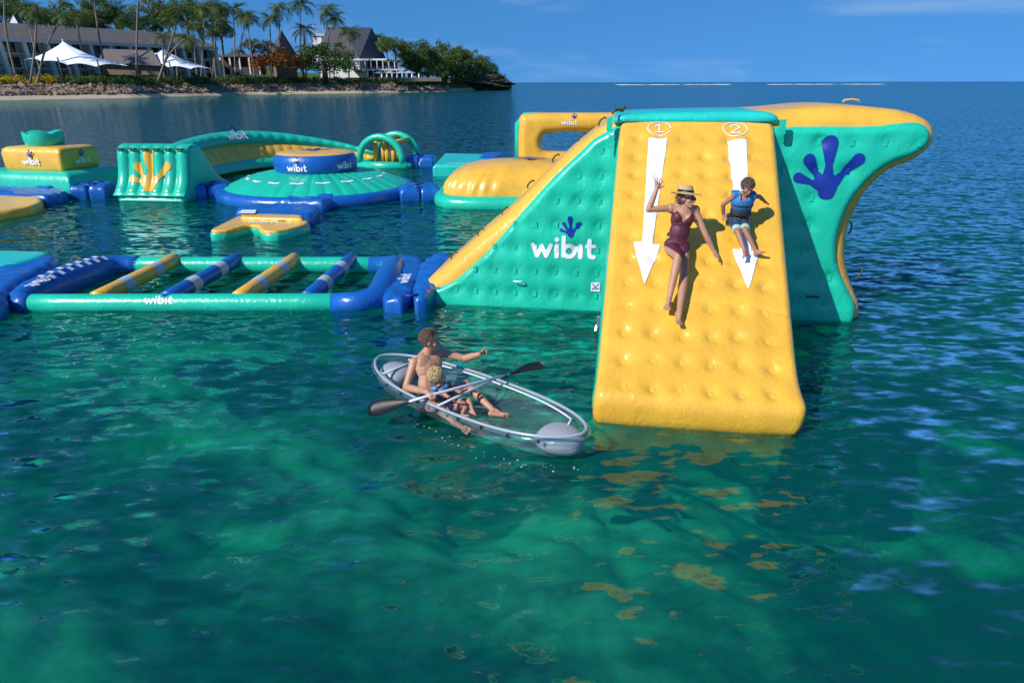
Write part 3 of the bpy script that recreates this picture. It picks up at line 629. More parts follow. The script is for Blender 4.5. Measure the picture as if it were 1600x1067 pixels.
# --- yellow window gate
gt = thing('window_gate', 'yellow inflatable gate with a rectangular window above the dome', 'inflatable', at_y(888, 340, 29.5))
GY = 28.0
def gpt(px, py): p = at_y(px, py, GY); return (p.x, p.z)
go = smooth_poly([gpt(810, 186), gpt(818, 177), gpt(900, 177), gpt(985, 177), gpt(990, 186), (gpt(990, 186)[0], -.15), (gpt(810, 186)[0], -.15)], 1)
gi = smooth_poly([gpt(845, 216), gpt(856, 206), gpt(960, 206), gpt(968, 216), gpt(968, 232), gpt(960, 238), gpt(856, 238), gpt(845, 232)], 1)
fo, fi = sd_poly(go), sd_poly(gi); sdg = lambda x, y: np.maximum(fo(x, y), -fi(x, y)); G_ = np.array(go)
V, F, E = fill2d(sdg, G_[:, 0].min()-.1, G_[:, 0].max()+.1, G_[:, 1].min()-.1, G_[:, 1].max()+.1, .07)
dd = np.maximum(-sdg(V[:, 0], V[:, 1]), 0); ee = np.minimum(dd/.30, 1); of = .30*np.sqrt(np.maximum(1-(1-ee)**2, 0)); n_ = len(V)
Q = [(x, GY-k, z) for (x, z), k in zip(V, of)]+[(x, GY+.6+k, z) for (x, z), k in zip(V, of)]
part('gate_frame', Q, [tuple(f) for f in F]+[tuple(i+n_ for i in f[::-1]) for f in F]+[(b, a, a+n_, b+n_) for a, b in E], M['yellow'], gt)
gx = gpt(810, 190)[0]; tubepart('gate_edge', [(gx+.02, GY+.75, 0), (gx+.02, GY+.75, 2.4), (gx+.25, GY+.75, 2.68), (gx+1, GY+.75, 2.70)], .16, M['green'], gt)
gd = lambda x, y: np.stack([x, np.full(np.shape(x), GY-.31), y], 1); gc = gpt(888, 194)
decal('word_print', word(gc[0], gc[1]-.02, .13), gd, M['white'], gt, .02); decal('foot_print', frog(gc[0]+.2, gc[1]+.26, .085), gd, M['navy'], gt, .02)
# --- stepped island at the left
PCn = Vector((-16.0, 25.15, 0)); pl1 = Vector((-.975, .22, 0)).normalized(); pr1 = Vector((.22, .975, 0)).normalized()
py_ = thing('stepped_island', 'stepped island of a green block, yellow block and green crown', 'inflatable', PCn+pl1*2+pr1*1.3)
def blk(name, a0, a1, b0, b1, z0, z1, r, m, parent, top=1.0, bulge=.05):
    c = PCn+pl1*(a0+a1)/2+pr1*(b0+b1)/2; ha, hb = (a1-a0)/2, (b1-b0)/2
    q = [c+pl1*x*ha+pr1*y*hb for x, y in ((-1, -1), (1, -1), (1, 1), (-1, 1))]; q = smooth_poly([(v.x, v.y) for v in q for _ in (0,)], 0)
    def mp3(x, y, k): 
        z = z1+k; f = 1+(top-1)*max(0, min(1, (z-z0)/(z1-z0))); return (c.x+(x-c.x)*f, c.y+(y-c.y)*f, z)
    return prism(name, q, r, max(z1-z0, 2*r+.02), m, parent, .08, bulge, None, True, mp3)
blk('base_block', 0, 4.6, 0, 2.9, -.12, .88, .30, M['green'], py_, .93)
yb, _ = blk('yellow_block', .75, 3.35, .55, 2.3, .80, 1.72, .22, M['yellow'], py_, 1.04)
for (a, ox, dir_, off0) in ((2.3, 0, -pl1, .44), ):
    pass
fc = PCn+pl1*2.05+pr1*.50
decal('word_print', word(0, 1.12, .16), lambda x, y: np.stack([fc.x-pl1.x*x-pr1.x*.012, fc.y-pl1.y*x-pr1.y*.012, y], 1), M['white'], yb, .02)
decal('foot_print', frog(.05, 1.44, .12), lambda x, y: np.stack([fc.x-pl1.x*x-pr1.x*.014, fc.y-pl1.y*x-pr1.y*.014, y], 1), M['navy'], yb, .02)
fs = PCn+pl1*.70+pr1*1.45
decal('word_print', word(0, 1.12, .15), lambda x, y: np.stack([fs.x+pr1.x*x-pl1.x*.02, fs.y+pr1.y*x-pl1.y*.02, y], 1), M['white'], yb, .02)
decal('foot_print', frog(.05, 1.42, .12), lambda x, y: np.stack([fs.x+pr1.x*x-pl1.x*.022, fs.y+pr1.y*x-pl1.y*.022, y], 1), M['navy'], yb, .02)
CC = PCn+pl1*2.15+pr1*1.4
def crown(s, t):
    a = s*2*math.pi; r = .62+.10*t+.05*np.sin(t*math.pi); hh = .52+.10*np.abs(np.cos(a*2.5)); return np.stack([CC.x+r*np.cos(a)*.95, CC.y+r*np.sin(a)*.9, 1.66+t*hh], 1)
V, F = grid(crown, 61, 9); part('crown', V, F, M['green'], py_)
def crown2(s, t):
    a = s*2*math.pi; r = .72*(1-t); hh = .62+.10*np.abs(np.cos(a*2.5))*(1-t)-.14*t; return np.stack([CC.x+r*np.cos(a)*.95, CC.y+r*np.sin(a)*.9, 1.66+hh-.10+.0*t], 1)
V, F = grid(crown2, 61, 6); part('crown_top', V, F, M['green'], py_)
ym = thing('yellow_mat', 'yellow wedge mat floating before the stepped island', 'inflatable', at_z(20, 325, 0))
slab('mat', smooth_poly(XY((-90, 338), (0, 331), (64, 320), (66, 306), (45, 301), (-90, 306), z=.25), 1), -.12, .30, .12, M['yellow'], ym, .08)
for a, b in ((20, 325), (28, 324)): 
    mb = MB(); p = at_z(a, b-6, .2); mb.lathe([(.06, 0), (.06, .02), (.001, .02)], (p.x, p.y-.35, .25), 10); 
# --- blue connector pads
connector('crumpled blue pad between the yellow mat and the stepped island', at_z(64, 309)[:2], at_z(112, 303)[:2], .9, .45)
connector('crumpled blue pad between the stepped island and the climbing wall', at_z(122, 306)[:2], at_z(178, 305)[:2], 1.3, .48)
connector('crumpled blue pad between the climbing wall and the saucer island', at_z(288, 308)[:2], at_z(362, 304)[:2], 1.3, .48)
connector('crumpled blue pad between the saucer island and the yellow dome', at_z(624, 311)[:2], at_z(686, 309)[:2], 1.3, .48)
connector('crumpled blue pad between the hoop arch and the runway mat', at_z(634, 259)[:2], at_z(680, 259)[:2], 1.5, .5)
connector('crumpled blue pad between the deck and the saucer island', at_z(470, 331)[:2], at_z(500, 318)[:2], 1.6, .40, False)
sk = thing('blue_skirt', 'blue skirt float along the foot of the stepped island', 'inflatable', at_z(40, 300, 0))
slab('skirt', smooth_poly(XY((-60, 309), (60, 317), (108, 311), (100, 302), (-60, 296), z=.1), 1), -.15, .36, .15, M['blue'], sk, .08, .02, .03)
# ================================================================== the island
DS = ([-400, -150, 0, 200, 400, 600, 700, 790, 830], [150, 170, 184, 208, 266, 300, 345, 430, 470])
def ds(px): return float(np.interp(px, *DS))
def land(px, off, z=0.):
    y = ds(px)+off; p = at_y(px, HORIZON, y); return Vector((p.x, y, z))
def hgt(px, off):
    back = float(np.interp(px, [-400, 250, 450, 600, 800], [1, 1, .35, .12, .05]))
    z = float(np.interp(off, [-25, 0, 3.5, 6, 12, 16, 30, 60], [-6, -.1, .8, 1.3, 3.0, 3.5, 3.8, 4.0]))
    return z+back*float(np.interp(off, [50, 110, 200, 420], [0, 10, 20, 30]))
M['sand'] = mat('sand', (.44, .35, .245), .95, .12, .6, .3, 4, spec=.1, dist=.1); M['turf'] = mat('turf', (.07, .11, .025), .95, .35, .12, .5, 1.5, spec=.1, dist=.2)
def strip(name, offs, m, label, cat, px0=-400, px1=800):
    V = []; F = []; pxs = np.arange(px0, px1+1, 8)
    for px in pxs:
        for o in offs:
            taper = 1.0 if px < 760 else max(.05, (806-px)/46); oo = o if o < 0 else o*taper
            V.append(land(px, oo, hgt(px, oo)+.15*math.sin(px*.31+o)*(o > 4)))
    n = len(offs)
    for i in range(len(pxs)-1):
        for j in range(n-1): a = i*n+j; F.append((a, a+n, a+n+1, a+1))
    return tag(part(name, V, F, m), label, cat, kind='structure')
strip('beach', [-25, -8, -2, 0, 2, 3.5, 6], M['sand'], 'narrow pale sand beach along the island', 'beach')
strip('island_ground', [6, 9, 12, 14, 16, 22, 30, 45, 60, 90, 130, 200, 300, 420], M['turf'], 'green ground of the island rising behind the shore', 'ground')
# boulders of the sea wall
M['rock'] = mat('boulders', (.20, .145, .105), .95, .5, .25, .5, 2, spec=.15, dist=.2); M['darkrock'] = mat('headland_stone', (.085, .078, .055), .95, .45, .3, .8, 1.2, spec=.1, dist=.4)
def boulder(rng, c, s):
    P = [(0, 0, 1), (0, 0, -.6)]+[(math.cos(a), math.sin(a), z) for z, k in ((.45, 0), (-.25, .5)) for a in [(i+k)*2*math.pi/5 for i in range(5)]]
    q = rng.uniform(.65, 1.3, (12, 1)); sc = rng.uniform(.6, 1.3, 3)*s; P = np.array(P)*q*sc; a = rng.uniform(0, 6.28); R = np.array([[math.cos(a), -math.sin(a), 0], [math.sin(a), math.cos(a), 0], [0, 0, 1]]); P = P@R.T+np.array(c)
    F = []
    for i in range(5): j = (i+1) % 5; F += [(0, 2+i, 2+j), (2+i, 7+i, 2+j), (2+j, 7+i, 7+j), (1, 7+j, 7+i)]
    return P, F
rng = np.random.default_rng(3); mb = MB()
for k in range(3400):
    px = rng.uniform(-60, 700); off = rng.uniform(4.5, 13.5) if px < 620 else rng.uniform(2, 9); c = land(px, off, hgt(px, off)+.1); P, F = boulder(rng, c, rng.choice([.45, .6, .8, 1.15], p=[.4, .35, .2, .05])); mb.add(P, F)
rk = mb.build('boulder_bank', M['rock'], None, False); tag(rk, 'bank of loose brown boulders above the beach', 'boulders', kind='stuff')
# headland stone
def lump(s, t):
    a = s*2*math.pi; b = (t-.5)*math.pi; x = np.cos(a)*np.cos(b); y = np.sin(a)*np.cos(b); z = np.sin(b)
    n = 1+.16*np.sin(5*a+3*z*3)+.10*np.sin(11*a+7*z)+.07*np.sin(17*z+5*a); c = land(745, 14)
    return np.stack([c.x+x*17*n, c.y+y*16*n, 2.6+z*np.where(z > 0, 5.2, 4.2)*n], 1)
V, F = grid(lump, 61, 25); hl = part('headland_rock', V, F, M['darkrock'], None, False); tag(hl, 'dark undercut rock at the tip of the island', 'rock', kind='structure')
def lump2(s, t):
    v = lump(s, t); c = land(745, 14); d = land(768, 8); v[:, 0] = d.x+(v[:, 0]-c.x)*.30; v[:, 1] = d.y+(v[:, 1]-c.y)*.5; v[:, 2] = 2.6+(v[:, 2]-3.1)*.6; return v
V, F = grid(lump2, 49, 21); hl2 = part('headland_rock', V, F, M['darkrock'], None, False); tag(hl2, 'overhanging dark rock lip at the end of the headland', 'rock', kind='structure')
# ------------------------------------------------------------------ foliage
def leafmat(name, col, col2, trans=.25):
    m, nt, b = newmat(name); n = nt.nodes; l = nt.links; g = n.new('ShaderNodeNewGeometry'); oi = n.new('ShaderNodeObjectInfo')
    z = n.new('ShaderNodeTexNoise'); z.inputs['Scale'].default_value = .35; z.inputs['Detail'].default_value = 3; l.new(g.outputs['Position'], z.inputs['Vector'])
    a = n.new('ShaderNodeMath'); a.operation = 'ADD'; l.new(g.outputs['Random Per Island'], a.inputs[0]); l.new(z.outputs['Fac'], a.inputs[1])
    a2 = n.new('ShaderNodeMath'); a2.operation = 'ADD'; l.new(a.outputs[0], a2.inputs[0]); l.new(oi.outputs['Random'], a2.inputs[1])
    r = n.new('ShaderNodeMapRange'); r.inputs['From Min'].default_value = .6; r.inputs['From Max'].default_value = 2.3; l.new(a2.outputs[0], r.inputs['Value'])
    x = n.new('ShaderNodeMix'); x.data_type = 'RGBA'; x.inputs[6].default_value = (*col, 1); x.inputs[7].default_value = (*col2, 1); l.new(r.outputs[0], x.inputs[0])
    l.new(x.outputs[2], b.inputs['Base Color']); b.inputs['Roughness'].default_value = .6; b.inputs['Specular IOR Level'].default_value = .25
    t = n.new('ShaderNodeBsdfTranslucent'); l.new(x.outputs[2], t.inputs['Color']); ms = n.new('ShaderNodeMixShader'); ms.inputs[0].default_value = trans
    o = nt.nodes['Material Output']; l.new(b.outputs[0], ms.inputs[1]); l.new(t.outputs[0], ms.inputs[2]); l.new(ms.outputs[0], o.inputs['Surface'])
    return m
M['leaf'] = leafmat('broad_leaves', (.026, .07, .013), (.13, .20, .04)); M['leaf2'] = leafmat('pale_leaves', (.05, .09, .015), (.19, .20, .04)); M['flame'] = leafmat('flame_blossom', (.10, .09, .02), (.42, .13, .025)); M['palm'] = leafmat('palm_leaves', (.03, .07, .014), (.14, .18, .045)); M['yleaf'] = leafmat('yellow_leaves', (.20, .17, .015), (.60, .42, .02)); M['hedge'] = leafmat('hedge_leaves', (.035, .08, .014), (.10, .17, .03))
M['bark'] = mat('bark', (.11, .085, .06), .95, .3, 1.5); M['palmbark'] = mat('palm_bark', (.19, .155, .12), .95, .25, 1.)
def leaves(rng, C, n, R, size, up=.35):
    """n leaf-sized quads round the centre C within radius R"""
    d = rng.normal(size=(n, 3)); d /= np.linalg.norm(d, axis=1)[:, None]; p = C+d*(R*rng.uniform(.35, 1.05, (n, 1)))*np.array([1, 1, .7])
    nr = d+rng.normal(size=(n, 3))*.6+np.array([0, 0, up]); nr /= np.linalg.norm(nr, axis=1)[:, None]
    a = np.cross(nr, rng.normal(size=(n, 3))); a /= np.linalg.norm(a, axis=1)[:, None]; b = np.cross(nr, a); s = size*rng.uniform(.6, 1.4, (n, 1))
    return np.stack([p-a*s*.9, p-b*s*.5+nr*s*.15, p+a*s*.9, p+b*s*.5+nr*s*.15], 1).reshape(-1, 3)
def crown_mesh(name, seed, m, flat=.75, clumps=60, per=80, size=.040, core=.55):
    """crown of unit radius"""
    rng = np.random.default_rng(seed); V = []
    for k in range(clumps):
        d = rng.normal(size=3); d /= np.linalg.norm(d); d[2] = abs(d[2])*1.1-.35; c = d*rng.uniform(core, .95)*np.array([1, 1, flat]); c += rng.normal(size=3)*.07
        V.append(leaves(rng, c, per, rng.uniform(.17, .33), size))
    V = np.concatenate(V); n = len(V)//4; return make_mesh(name, V, [(4*i, 4*i+1, 4*i+2, 4*i+3) for i in range(n)], m, False)
def trunk_mesh(seed, H=1.2):
    rng = np.random.default_rng(seed); mb = MB(); mb.tube([(0, 0, -H), (.03, .02, -H*.5), (0, 0, -.2), (.02, 0, .2)], [.085, .065, .05, .03], 7)
    for k in range(6):
        a = k*1.05+rng.uniform(-.3, .3); e = Vector((math.cos(a)*.6, math.sin(a)*.6, rng.uniform(.0, .35))); mb.tube([(0, 0, -.35+.05*k), Vector((0, 0, -.2))*.4+e*.5, e], [.04, .028, .012], 5)
    return make_mesh('trunk', mb.V, mb.F, M['bark'])
CR = {}
for k in range(5): CR['g%d' % k] = crown_mesh('crown', 20+k, M['leaf'], .72+.06*k)
for k in range(3): CR['p%d' % k] = crown_mesh('crown', 40+k, M['leaf2'], .7, 40, 70)
CR['f0'] = crown_mesh('crown', 60, M['flame'], .34, 40, 70); TRK = [trunk_mesh(70+k) for k in range(3)]
ti = [0]
def tree(px, py, off, rad_px, kind, label, group=None, squash=1., name='broadleaf_tree', cat='tree'):
    """crown centred on the sight line px,py at the given distance behind the shore"""
    y = ds(px)+off; c = at_y(px, py, y); r = rad_px*y*1.02/FPX; g = hgt(px, off); ti[0] += 1
    t = thing(name, label, cat, (c.x, y, g-.2), random.uniform(0, 6), group); H = c.z-g
    cr = bpy.data.objects.new('crown', CR[kind]); link(cr, t); cr.location = (0, 0, H+.2); cr.scale = (r, r, r*squash)
    tk = bpy.data.objects.new('trunk', TRK[ti[0] % 3]); link(tk, t); tk.location = (0, 0, H+.2); tk.scale = (r, r, (H+.3)/1.2)
    return t
def hill_label(i, px):
    look = 'pale yellowish green tree' if i % 3 == 1 else 'dense dark green tree'; where = 'on the hill behind the roof above the large canopy' if px < 150 else ('on the hill behind the roof between the canopies' if px < 245 else 'on the hill behind the far end of the hotel')
    return look+' '+where, 'hill trees: '+look+' '+where
for i, (px, py, r) in enumerate([(-15, 20, 34), (12, 14, 36), (42, 24, 30), (72, 36, 24), (100, 20, 30), (130, 32, 26), (158, 18, 34), (182, 30, 26), (205, 36, 22), (232, 40, 22), (238, 12, 30), (262, 30, 26), (290, 18, 30), (312, 38, 22), (330, 22, 24), (28, 44, 20), (120, 48, 18), (150, 44, 20), (345, 48, 20)]):
    tree(px, py, 75+8*(i % 4), r, 'p%d' % (i % 3) if i % 3 == 1 else 'g%d' % (i % 5), *hill_label(i, px))
for i, (px, py, r) in enumerate([(392, 70, 16), (408, 78, 14), (372, 84, 14), (418, 70, 12)]): tree(px, py, 40, r, 'p%d' % (i % 3), 'yellowish tree between the hotel and the pyramid roofed house', 'trees between the hotel and the pyramid roofed house')
tree(505, 95, 17, 52, 'g1', 'big dark spreading tree standing before the slate roofed hall', None, .75); tree(472, 100, 20, 22, 'g3', 'smaller dark tree tucked between flame tree and big dark tree', None, .8)
tree(433, 95, 17, 44, 'f0', 'flat topped flame tree covered in orange blossom', None, 1.)
HEAD = [(617, 74, 22), (637, 86, 22), (655, 84, 26), (668, 98, 25), (690, 90, 29), (712, 97, 28), (733, 98, 27), (752, 106, 23), (766, 113, 16), (660, 112, 18), (682, 114, 21), (706, 116, 21), (728, 118, 21), (748, 122, 17), (770, 122, 13), (716, 86, 20), (640, 102, 17), (604, 68, 14), (783, 125, 11), (776, 128, 9), (760, 127, 12), (788, 130, 6), (650, 98, 18), (696, 104, 24)]
for i, (px, py, r) in enumerate(HEAD):
    lab = 'rounded dark tree low at the front of the headland grove' if py > 108 else ('tall dark green tree in the middle of the headland grove' if px > 630 else 'dark tree where the headland grove meets the slate hall')
    if px > 763: lab = 'small windswept tree clinging to the headland rock'
    tree(px, py, 16 if py > 108 else 26, r, 'g%d' % (i % 5), lab, 'trees of the headland: '+lab)
def stuff_leaves(name, label, cat, m, spots, n, R, size):
    rng = np.random.default_rng(9); V = np.concatenate([leaves(rng, np.array(c), n, R*rng.uniform(.7, 1.3), size) for c in spots])
    o = part(name, V, [(4*i, 4*i+1, 4*i+2, 4*i+3) for i in range(len(V)//4)], m, None, False); tag(o, label, cat, kind='stuff')
rr = np.random.default_rng(5)
stuff_leaves('hedge', 'low green hedge along the top of the boulder bank', 'hedge', M['hedge'], [tuple(land(p, o, hgt(p, o)+h)) for p, o, h in zip(rr.uniform(118, 720, 900), rr.uniform(11.5, 18, 900), rr.uniform(.2, 2.3, 900))], 42, 1.2, .26)
stuff_leaves('yellow_shrubs', 'yellow flowering shrubs beside the white canopy', 'shrubs', M['yleaf'], [tuple(land(p, o, hgt(p, o)+h)) for p, o, h in zip(rr.uniform(-60, 84, 90), rr.uniform(17, 22, 90), rr.uniform(.4, 2.2, 90))], 40, 1.0, .24)
stuff_leaves('undergrowth', 'dark undergrowth below the palms and hotel', 'bushes', M['leaf'], [tuple(land(p, o, hgt(p, o)+h)) for p, o, h in zip(rr.uniform(-60, 620, 330), rr.uniform(20, 27, 330), rr.uniform(.3, 2.2, 330))], 36, 1.2, .28)
# ------------------------------------------------------------------ palms
def palm_crown(seed):
    rng = np.random.default_rng(seed); V = []; F = []
    for k in range(24):
        a = k*2.399+rng.uniform(-.2, .2); el = rng.uniform(-.35, 1.15); L = rng.uniform(3.9, 5.0); d = np.array([math.cos(a), math.sin(a), 0]); sd = np.array([-d[1], d[0], 0]); p = np.zeros(3); prev = None
        for j in range(15):
            t = j/14; an = el-1.5*t**1.25-.1; q = p+(d*math.cos(an)+np.array([0, 0, math.sin(an)]))*L/14
            if j > 1:
                ll = 1.0*math.sin(math.pi*min(1, t*.92+.08))**.6+.12
                for s in (-1, 1):
                    tip = p+sd*s*ll*.8+d*ll*.35*math.cos(an)+np.array([0, 0, -.45*ll+.1]); b = len(V); w = (q-p)*.62
                    V += [p, p+w, tip+w*.3, tip]; F.append((b, b+1, b+2, b+3))
            up = np.array([0, 0, .05]); b = len(V); V += [p-sd*.05, p+sd*.05, q+sd*.04, q-sd*.04]; F.append((b, b+1, b+2, b+3)); p = q
    return make_mesh('crown', V, F, M['palm'], False)
PC_ = [palm_crown(s) for s in (1, 2, 3, 4)]
palms = [((11, -22), (25, 116), 22, (8, 40)), ((55, 20), (43, 121), 15, (55, 60)), ((100, 24), (55, 122), 15, (72, 72)), ((45, 14), (62, 100), 34, (50, 60)), ((118, 24), (129, 90), 34, (123, 55)), ((147, -14), (160, 90), 34, (152, 40)), ((217, -24), (210, 118), 17, (214, 40)), ((255, 58), (255, 117), 20, (255, 90)), ((281, 12), (242, 123), 14, (268, 62)), ((303, 42), (307, 118), 20, (304, 80)), ((318, 10), (311, 118), 24, (318, 60)), ((331, 50), (337, 118), 22, (334, 85)), ((348, 36), (351, 117), 22, (347, 75)), ((365, 14), (366, 118), 26, (366, 60)), ((384, 24), (362, 118), 20, (376, 70)), ((386, 26), (398, 118), 24, (391, 70)), ((292, 60), (243, 120), 16, (262, 88)),
         ((436, 14), (440, 116), 24, (437, 60)), ((422, 28), (426, 116), 26, (423, 70)), ((470, 6), (470, 116), 30, (469, 50)), ((475, 46), (478, 116), 30, (476, 80)), ((512, 16), (502, 110), 60, (509, 50)), ((521, 26), (521, 110), 60, (520, 60)), ((545, 50), (544, 116), 16, (545, 80)), ((594, 60), (596, 112), 50, (595, 85)), ((272, 30), (276, 118), 30, (274, 70)), ((338, 8), (330, 118), 30, (336, 60))]
for i, (c, b, off, mdl) in enumerate(palms):
    y = ds(b[0])+off; C = at_y(c[0], c[1], y); B = at_y(b[0], b[1], y); B.z = hgt(b[0], off)-.3; Mi = at_y(mdl[0], mdl[1], y)
    q = Mi*2-(B+C)*.5
    X = b[0]
    where = ('beside the yellow shrubs' if X < 50 else 'before the large white canopy' if X < 63 and off < 20 else 'behind the large white canopy' if X < 180 else 'between the two white canopies' if X < 230 else 'before the small white canopy' if X < 258 and off < 20 else 'by the small white canopy' if X < 300 else 'at the gable end of the long hotel' if X < 340 else 'over the dark verandah' if X < 410 else 'behind the flame tree' if X < 455 else 'beside the white service tower' if X < 515 else 'above the slate hall roof' if X < 530 else 'before the slate hall roof' if X < 560 else 'at the edge of the headland grove')
    lean = 'leaning' if abs(c[0]-b[0]) > 25 else ('short' if c[1] > 45 else 'tall')
    t = thing('palm_tree', lean+' coconut palm '+where, 'palm tree', tuple(B), 0, lean+' coconut palms '+where)
    pts = [(B*(1-k)**2+q*2*k*(1-k)+C*k*k)-B for k in np.linspace(0, 1, 9)]; mb = MB(); mb.tube(pts, [.34-.018*k for k in range(9)], 7); mb.V = [tuple(v) for v in mb.V]
    part('trunk', mb.V, mb.F, M['palmbark'], t, True, False)
    cr = bpy.data.objects.new('crown', PC_[i % 4]); link(cr, t); cr.location = C-B; s = y/235*random.uniform(.98, 1.22); cr.scale = (s, s, s); cr.rotation_euler = (0, 0, random.uniform(0, 6))
# ------------------------------------------------------------------ buildings
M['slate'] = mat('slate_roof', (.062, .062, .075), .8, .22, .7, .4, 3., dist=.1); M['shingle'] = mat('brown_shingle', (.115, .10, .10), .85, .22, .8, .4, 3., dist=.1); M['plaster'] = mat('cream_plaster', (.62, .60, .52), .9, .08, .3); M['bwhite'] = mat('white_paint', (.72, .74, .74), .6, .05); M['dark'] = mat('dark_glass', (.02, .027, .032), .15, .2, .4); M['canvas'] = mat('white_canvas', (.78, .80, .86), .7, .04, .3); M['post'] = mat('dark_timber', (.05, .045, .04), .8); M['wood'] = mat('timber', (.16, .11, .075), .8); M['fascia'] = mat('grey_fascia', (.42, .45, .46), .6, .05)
HA = Vector((*at_y(-70, HORIZON, 212)[:2], 4)); HB = Vector((*at_y(338, HORIZON, 284)[:2], 4)); he = (HB-HA); HLn = he.length; he.normalize(); hn = Vector((he.y, -he.x, 0))
hotel = thing('hotel_block', 'long low hotel with a grey shingle roof and slanted cream fins', 'building', tuple((HA+HB)/2))
HR = Matrix(((he.x, -hn.x, 0), (he.y, -hn.y, 0), (0, 0, 1)))
zE = at_y(170, 66, 252).z; zR = at_y(150, 45, 262).z
def hp(s, n, z): return HA+he*s+hn*n+Vector((0, 0, z-4))
def hbox(name, s0, s1, n0, n1, z0, z1, m, parent=hotel):
    mb = MB(); mb.box(hp((s0+s1)/2, (n0+n1)/2, (z0+z1)/2), (s1-s0, n1-n0, z1-z0), HR); return mb.build(name, m, parent, False)
part('roof', [hp(-1, 2.6, zE), hp(HLn+1, 2.6, zE), hp(HLn-5, -7, zR), hp(-1, -7, zR), hp(-1, -17, zE), hp(HLn+1, -17, zE)], [(0, 1, 2, 3), (3, 2, 5, 4), (1, 5, 2)], M['shingle'], hotel, False)
hbox('fascia', -1, HLn+1, 2.3, 2.75, zE-1.0, zE-.05, M['fascia']); hbox('wall', 0, HLn, -14, -1.6, 3.5, zE-.3, M['plaster'])
nb = 13; bw = HLn/nb; sth = (zE-4.2)/3
for i in range(nb+1):
    s = i*bw; P = []
    for ds_, n, z in ((0, 2.2, zE-1), (0, -1.5, zE-1), (1.1, -1.5, 4), (1.1, 2.2, 4)): 
        for w in (-.55, .55): P.append(hp(s+ds_+w, n, z))
    part('fin', P, [(0, 1, 7, 6), (0, 6, 4, 2), (1, 3, 5, 7), (0, 2, 3, 1), (6, 7, 5, 4)], M['plaster'], hotel, False)
for i in range(nb):
    for j in range(3):
        z0 = 4.1+j*sth; s0 = i*bw+.9+(.7 if j < 2 else .3)
        w = hbox('window', s0, s0+bw-2.4, -1.6, -1.52, z0+.3, z0+sth-.8, M['dark'])
        hbox('frame', s0+(bw-2.4)/2-.08, s0+(bw-2.4)/2+.08, -1.52, -1.45, z0+.3, z0+sth-.8, M['bwhite'], w)
        if j: b = hbox('balcony', s0-.2, s0+bw-2.0, -1.5, 1.2, z0-.05, z0+.18, M['plaster']); hbox('railing', s0-.2, s0+bw-2.0, 1.08, 1.2, z0+.9, z0+1.05, M['wood'], b)
# canopies
def canopy(label, peak, edge, off, poles):
    y0 = ds(peak[0])+off; pk = at_y(*peak, y0); t = thing('tensile_canopy', label, 'canopy', (pk.x, pk.y, hgt(peak[0], off)))
    E = [at_y(a, b, y0+dy) for a, b, dy in edge]; V = [tuple(pk+Vector((0, 0, .3)))]; F = []; n = len(E); rings = 10; seg = 8; N = n*seg
    for r in range(1, rings+1):
        f = r/rings
        for i in range(n):
            for k in range(seg):
                u = k/seg; a, b = E[i], E[(i+1) % n]; e = a.lerp(b, u); e = e+(pk-e)*.10*math.sin(u*math.pi)
                p = pk.lerp(e, f); p.z = e.z+(pk.z-e.z)*(1-f)**1.45+.0; V.append(tuple(p))
    for i in range(N): F.append((0, 1+i, 1+(i+1) % N))
    for r in range(rings-1):
        for i in range(N): a = 1+r*N+i; b = 1+r*N+(i+1) % N; F.append((a, a+N, b+N, b))
    part('fabric', V, F, M['canvas'], t)
    for (a, b), dy in poles:
        p = at_y(a, b, y0+dy); mb = MB(); g = hgt(a, off); mb.tube([(p.x+.5, p.y, g-.2), tuple(p)], .22, 6); mb.build('pole', M['post'], t)
    mb = MB(); mb.tube([(pk.x, pk.y, hgt(peak[0], off)), (pk.x, pk.y, pk.z+.9)], .15, 6); mb.build('mast', M['bwhite'], t)
canopy('large white peaked canopy beside the yellow shrubs', (98, 65), [(36, 92, -1), (62, 94, -6), (105, 100, -7), (150, 103, -6), (200, 102, 0), (150, 90, 8), (95, 84, 9)], 26, [((89, 88), -7), ((151, 92), -6), ((108, 100), -6), ((38, 92), -1)])
canopy('smaller white peaked canopy near the far end of the hotel', (255, 76), [(216, 90, -1), (238, 97, -5), (262, 104, -6), (298, 107, -5), (330, 107, 0), (290, 94, 7), (250, 88, 8)], 24, [((264, 96), -6), ((329, 107), 0), ((218, 90), -1)])
def pyramid(name, label, base, apex, y, m, wallm, zf):
    """four-sided roof: base/apex rings as pixel+depth, walls below"""
    B = [at_y(a, b, y+d) for a, b, d in base]; A = [at_y(a, b, y+d) for a, b, d in apex]; c = sum(B, Vector())/len(B); t = thing(name, label, 'building', (c.x, c.y, zf)); n = len(B)
    part('roof', B+A, [(i, (i+1) % n, n+(i+1) % n, n+i) for i in range(n)]+[tuple(range(n, 2*n))], m, t, False)
    W_ = [Vector((c.x+(p.x-c.x)*.9, c.y+(p.y-c.y)*.9, p.z+.2)) for p in B]; Wb = [Vector((p.x, p.y, zf-.5)) for p in W_]
    part('wall', W_+Wb, [(i, n+i, n+(i+1) % n, (i+1) % n) for i in range(n)], wallm, t, False)
    return t
yb_ = ds(440)+45
pyramid('pyramid_house', 'house with a steep pointed slate pyramid roof behind the flame tree', [(418, 86, 4), (436, 87, -9), (464, 85, 0), (446, 84, 12)], [(438.5, 47, 0), (439.2, 47, -.3), (439.9, 47, 0), (439.2, 47, .3)], yb_, M['slate'], M['wood'], 4)
yh = ds(560)+50
hall = pyramid('slate_hall', 'great hall with a steep truncated slate roof beside the headland grove', [(492, 84, 6), (562, 89.5, -12), (603, 91, 4), (540, 86, 22)], [(513, 42.5, 4), (530, 41.5, -3), (581, 43, 4), (560, 43.5, 12)], yh, M['slate'], M['fascia'], 4)
ty = ds(600)+30
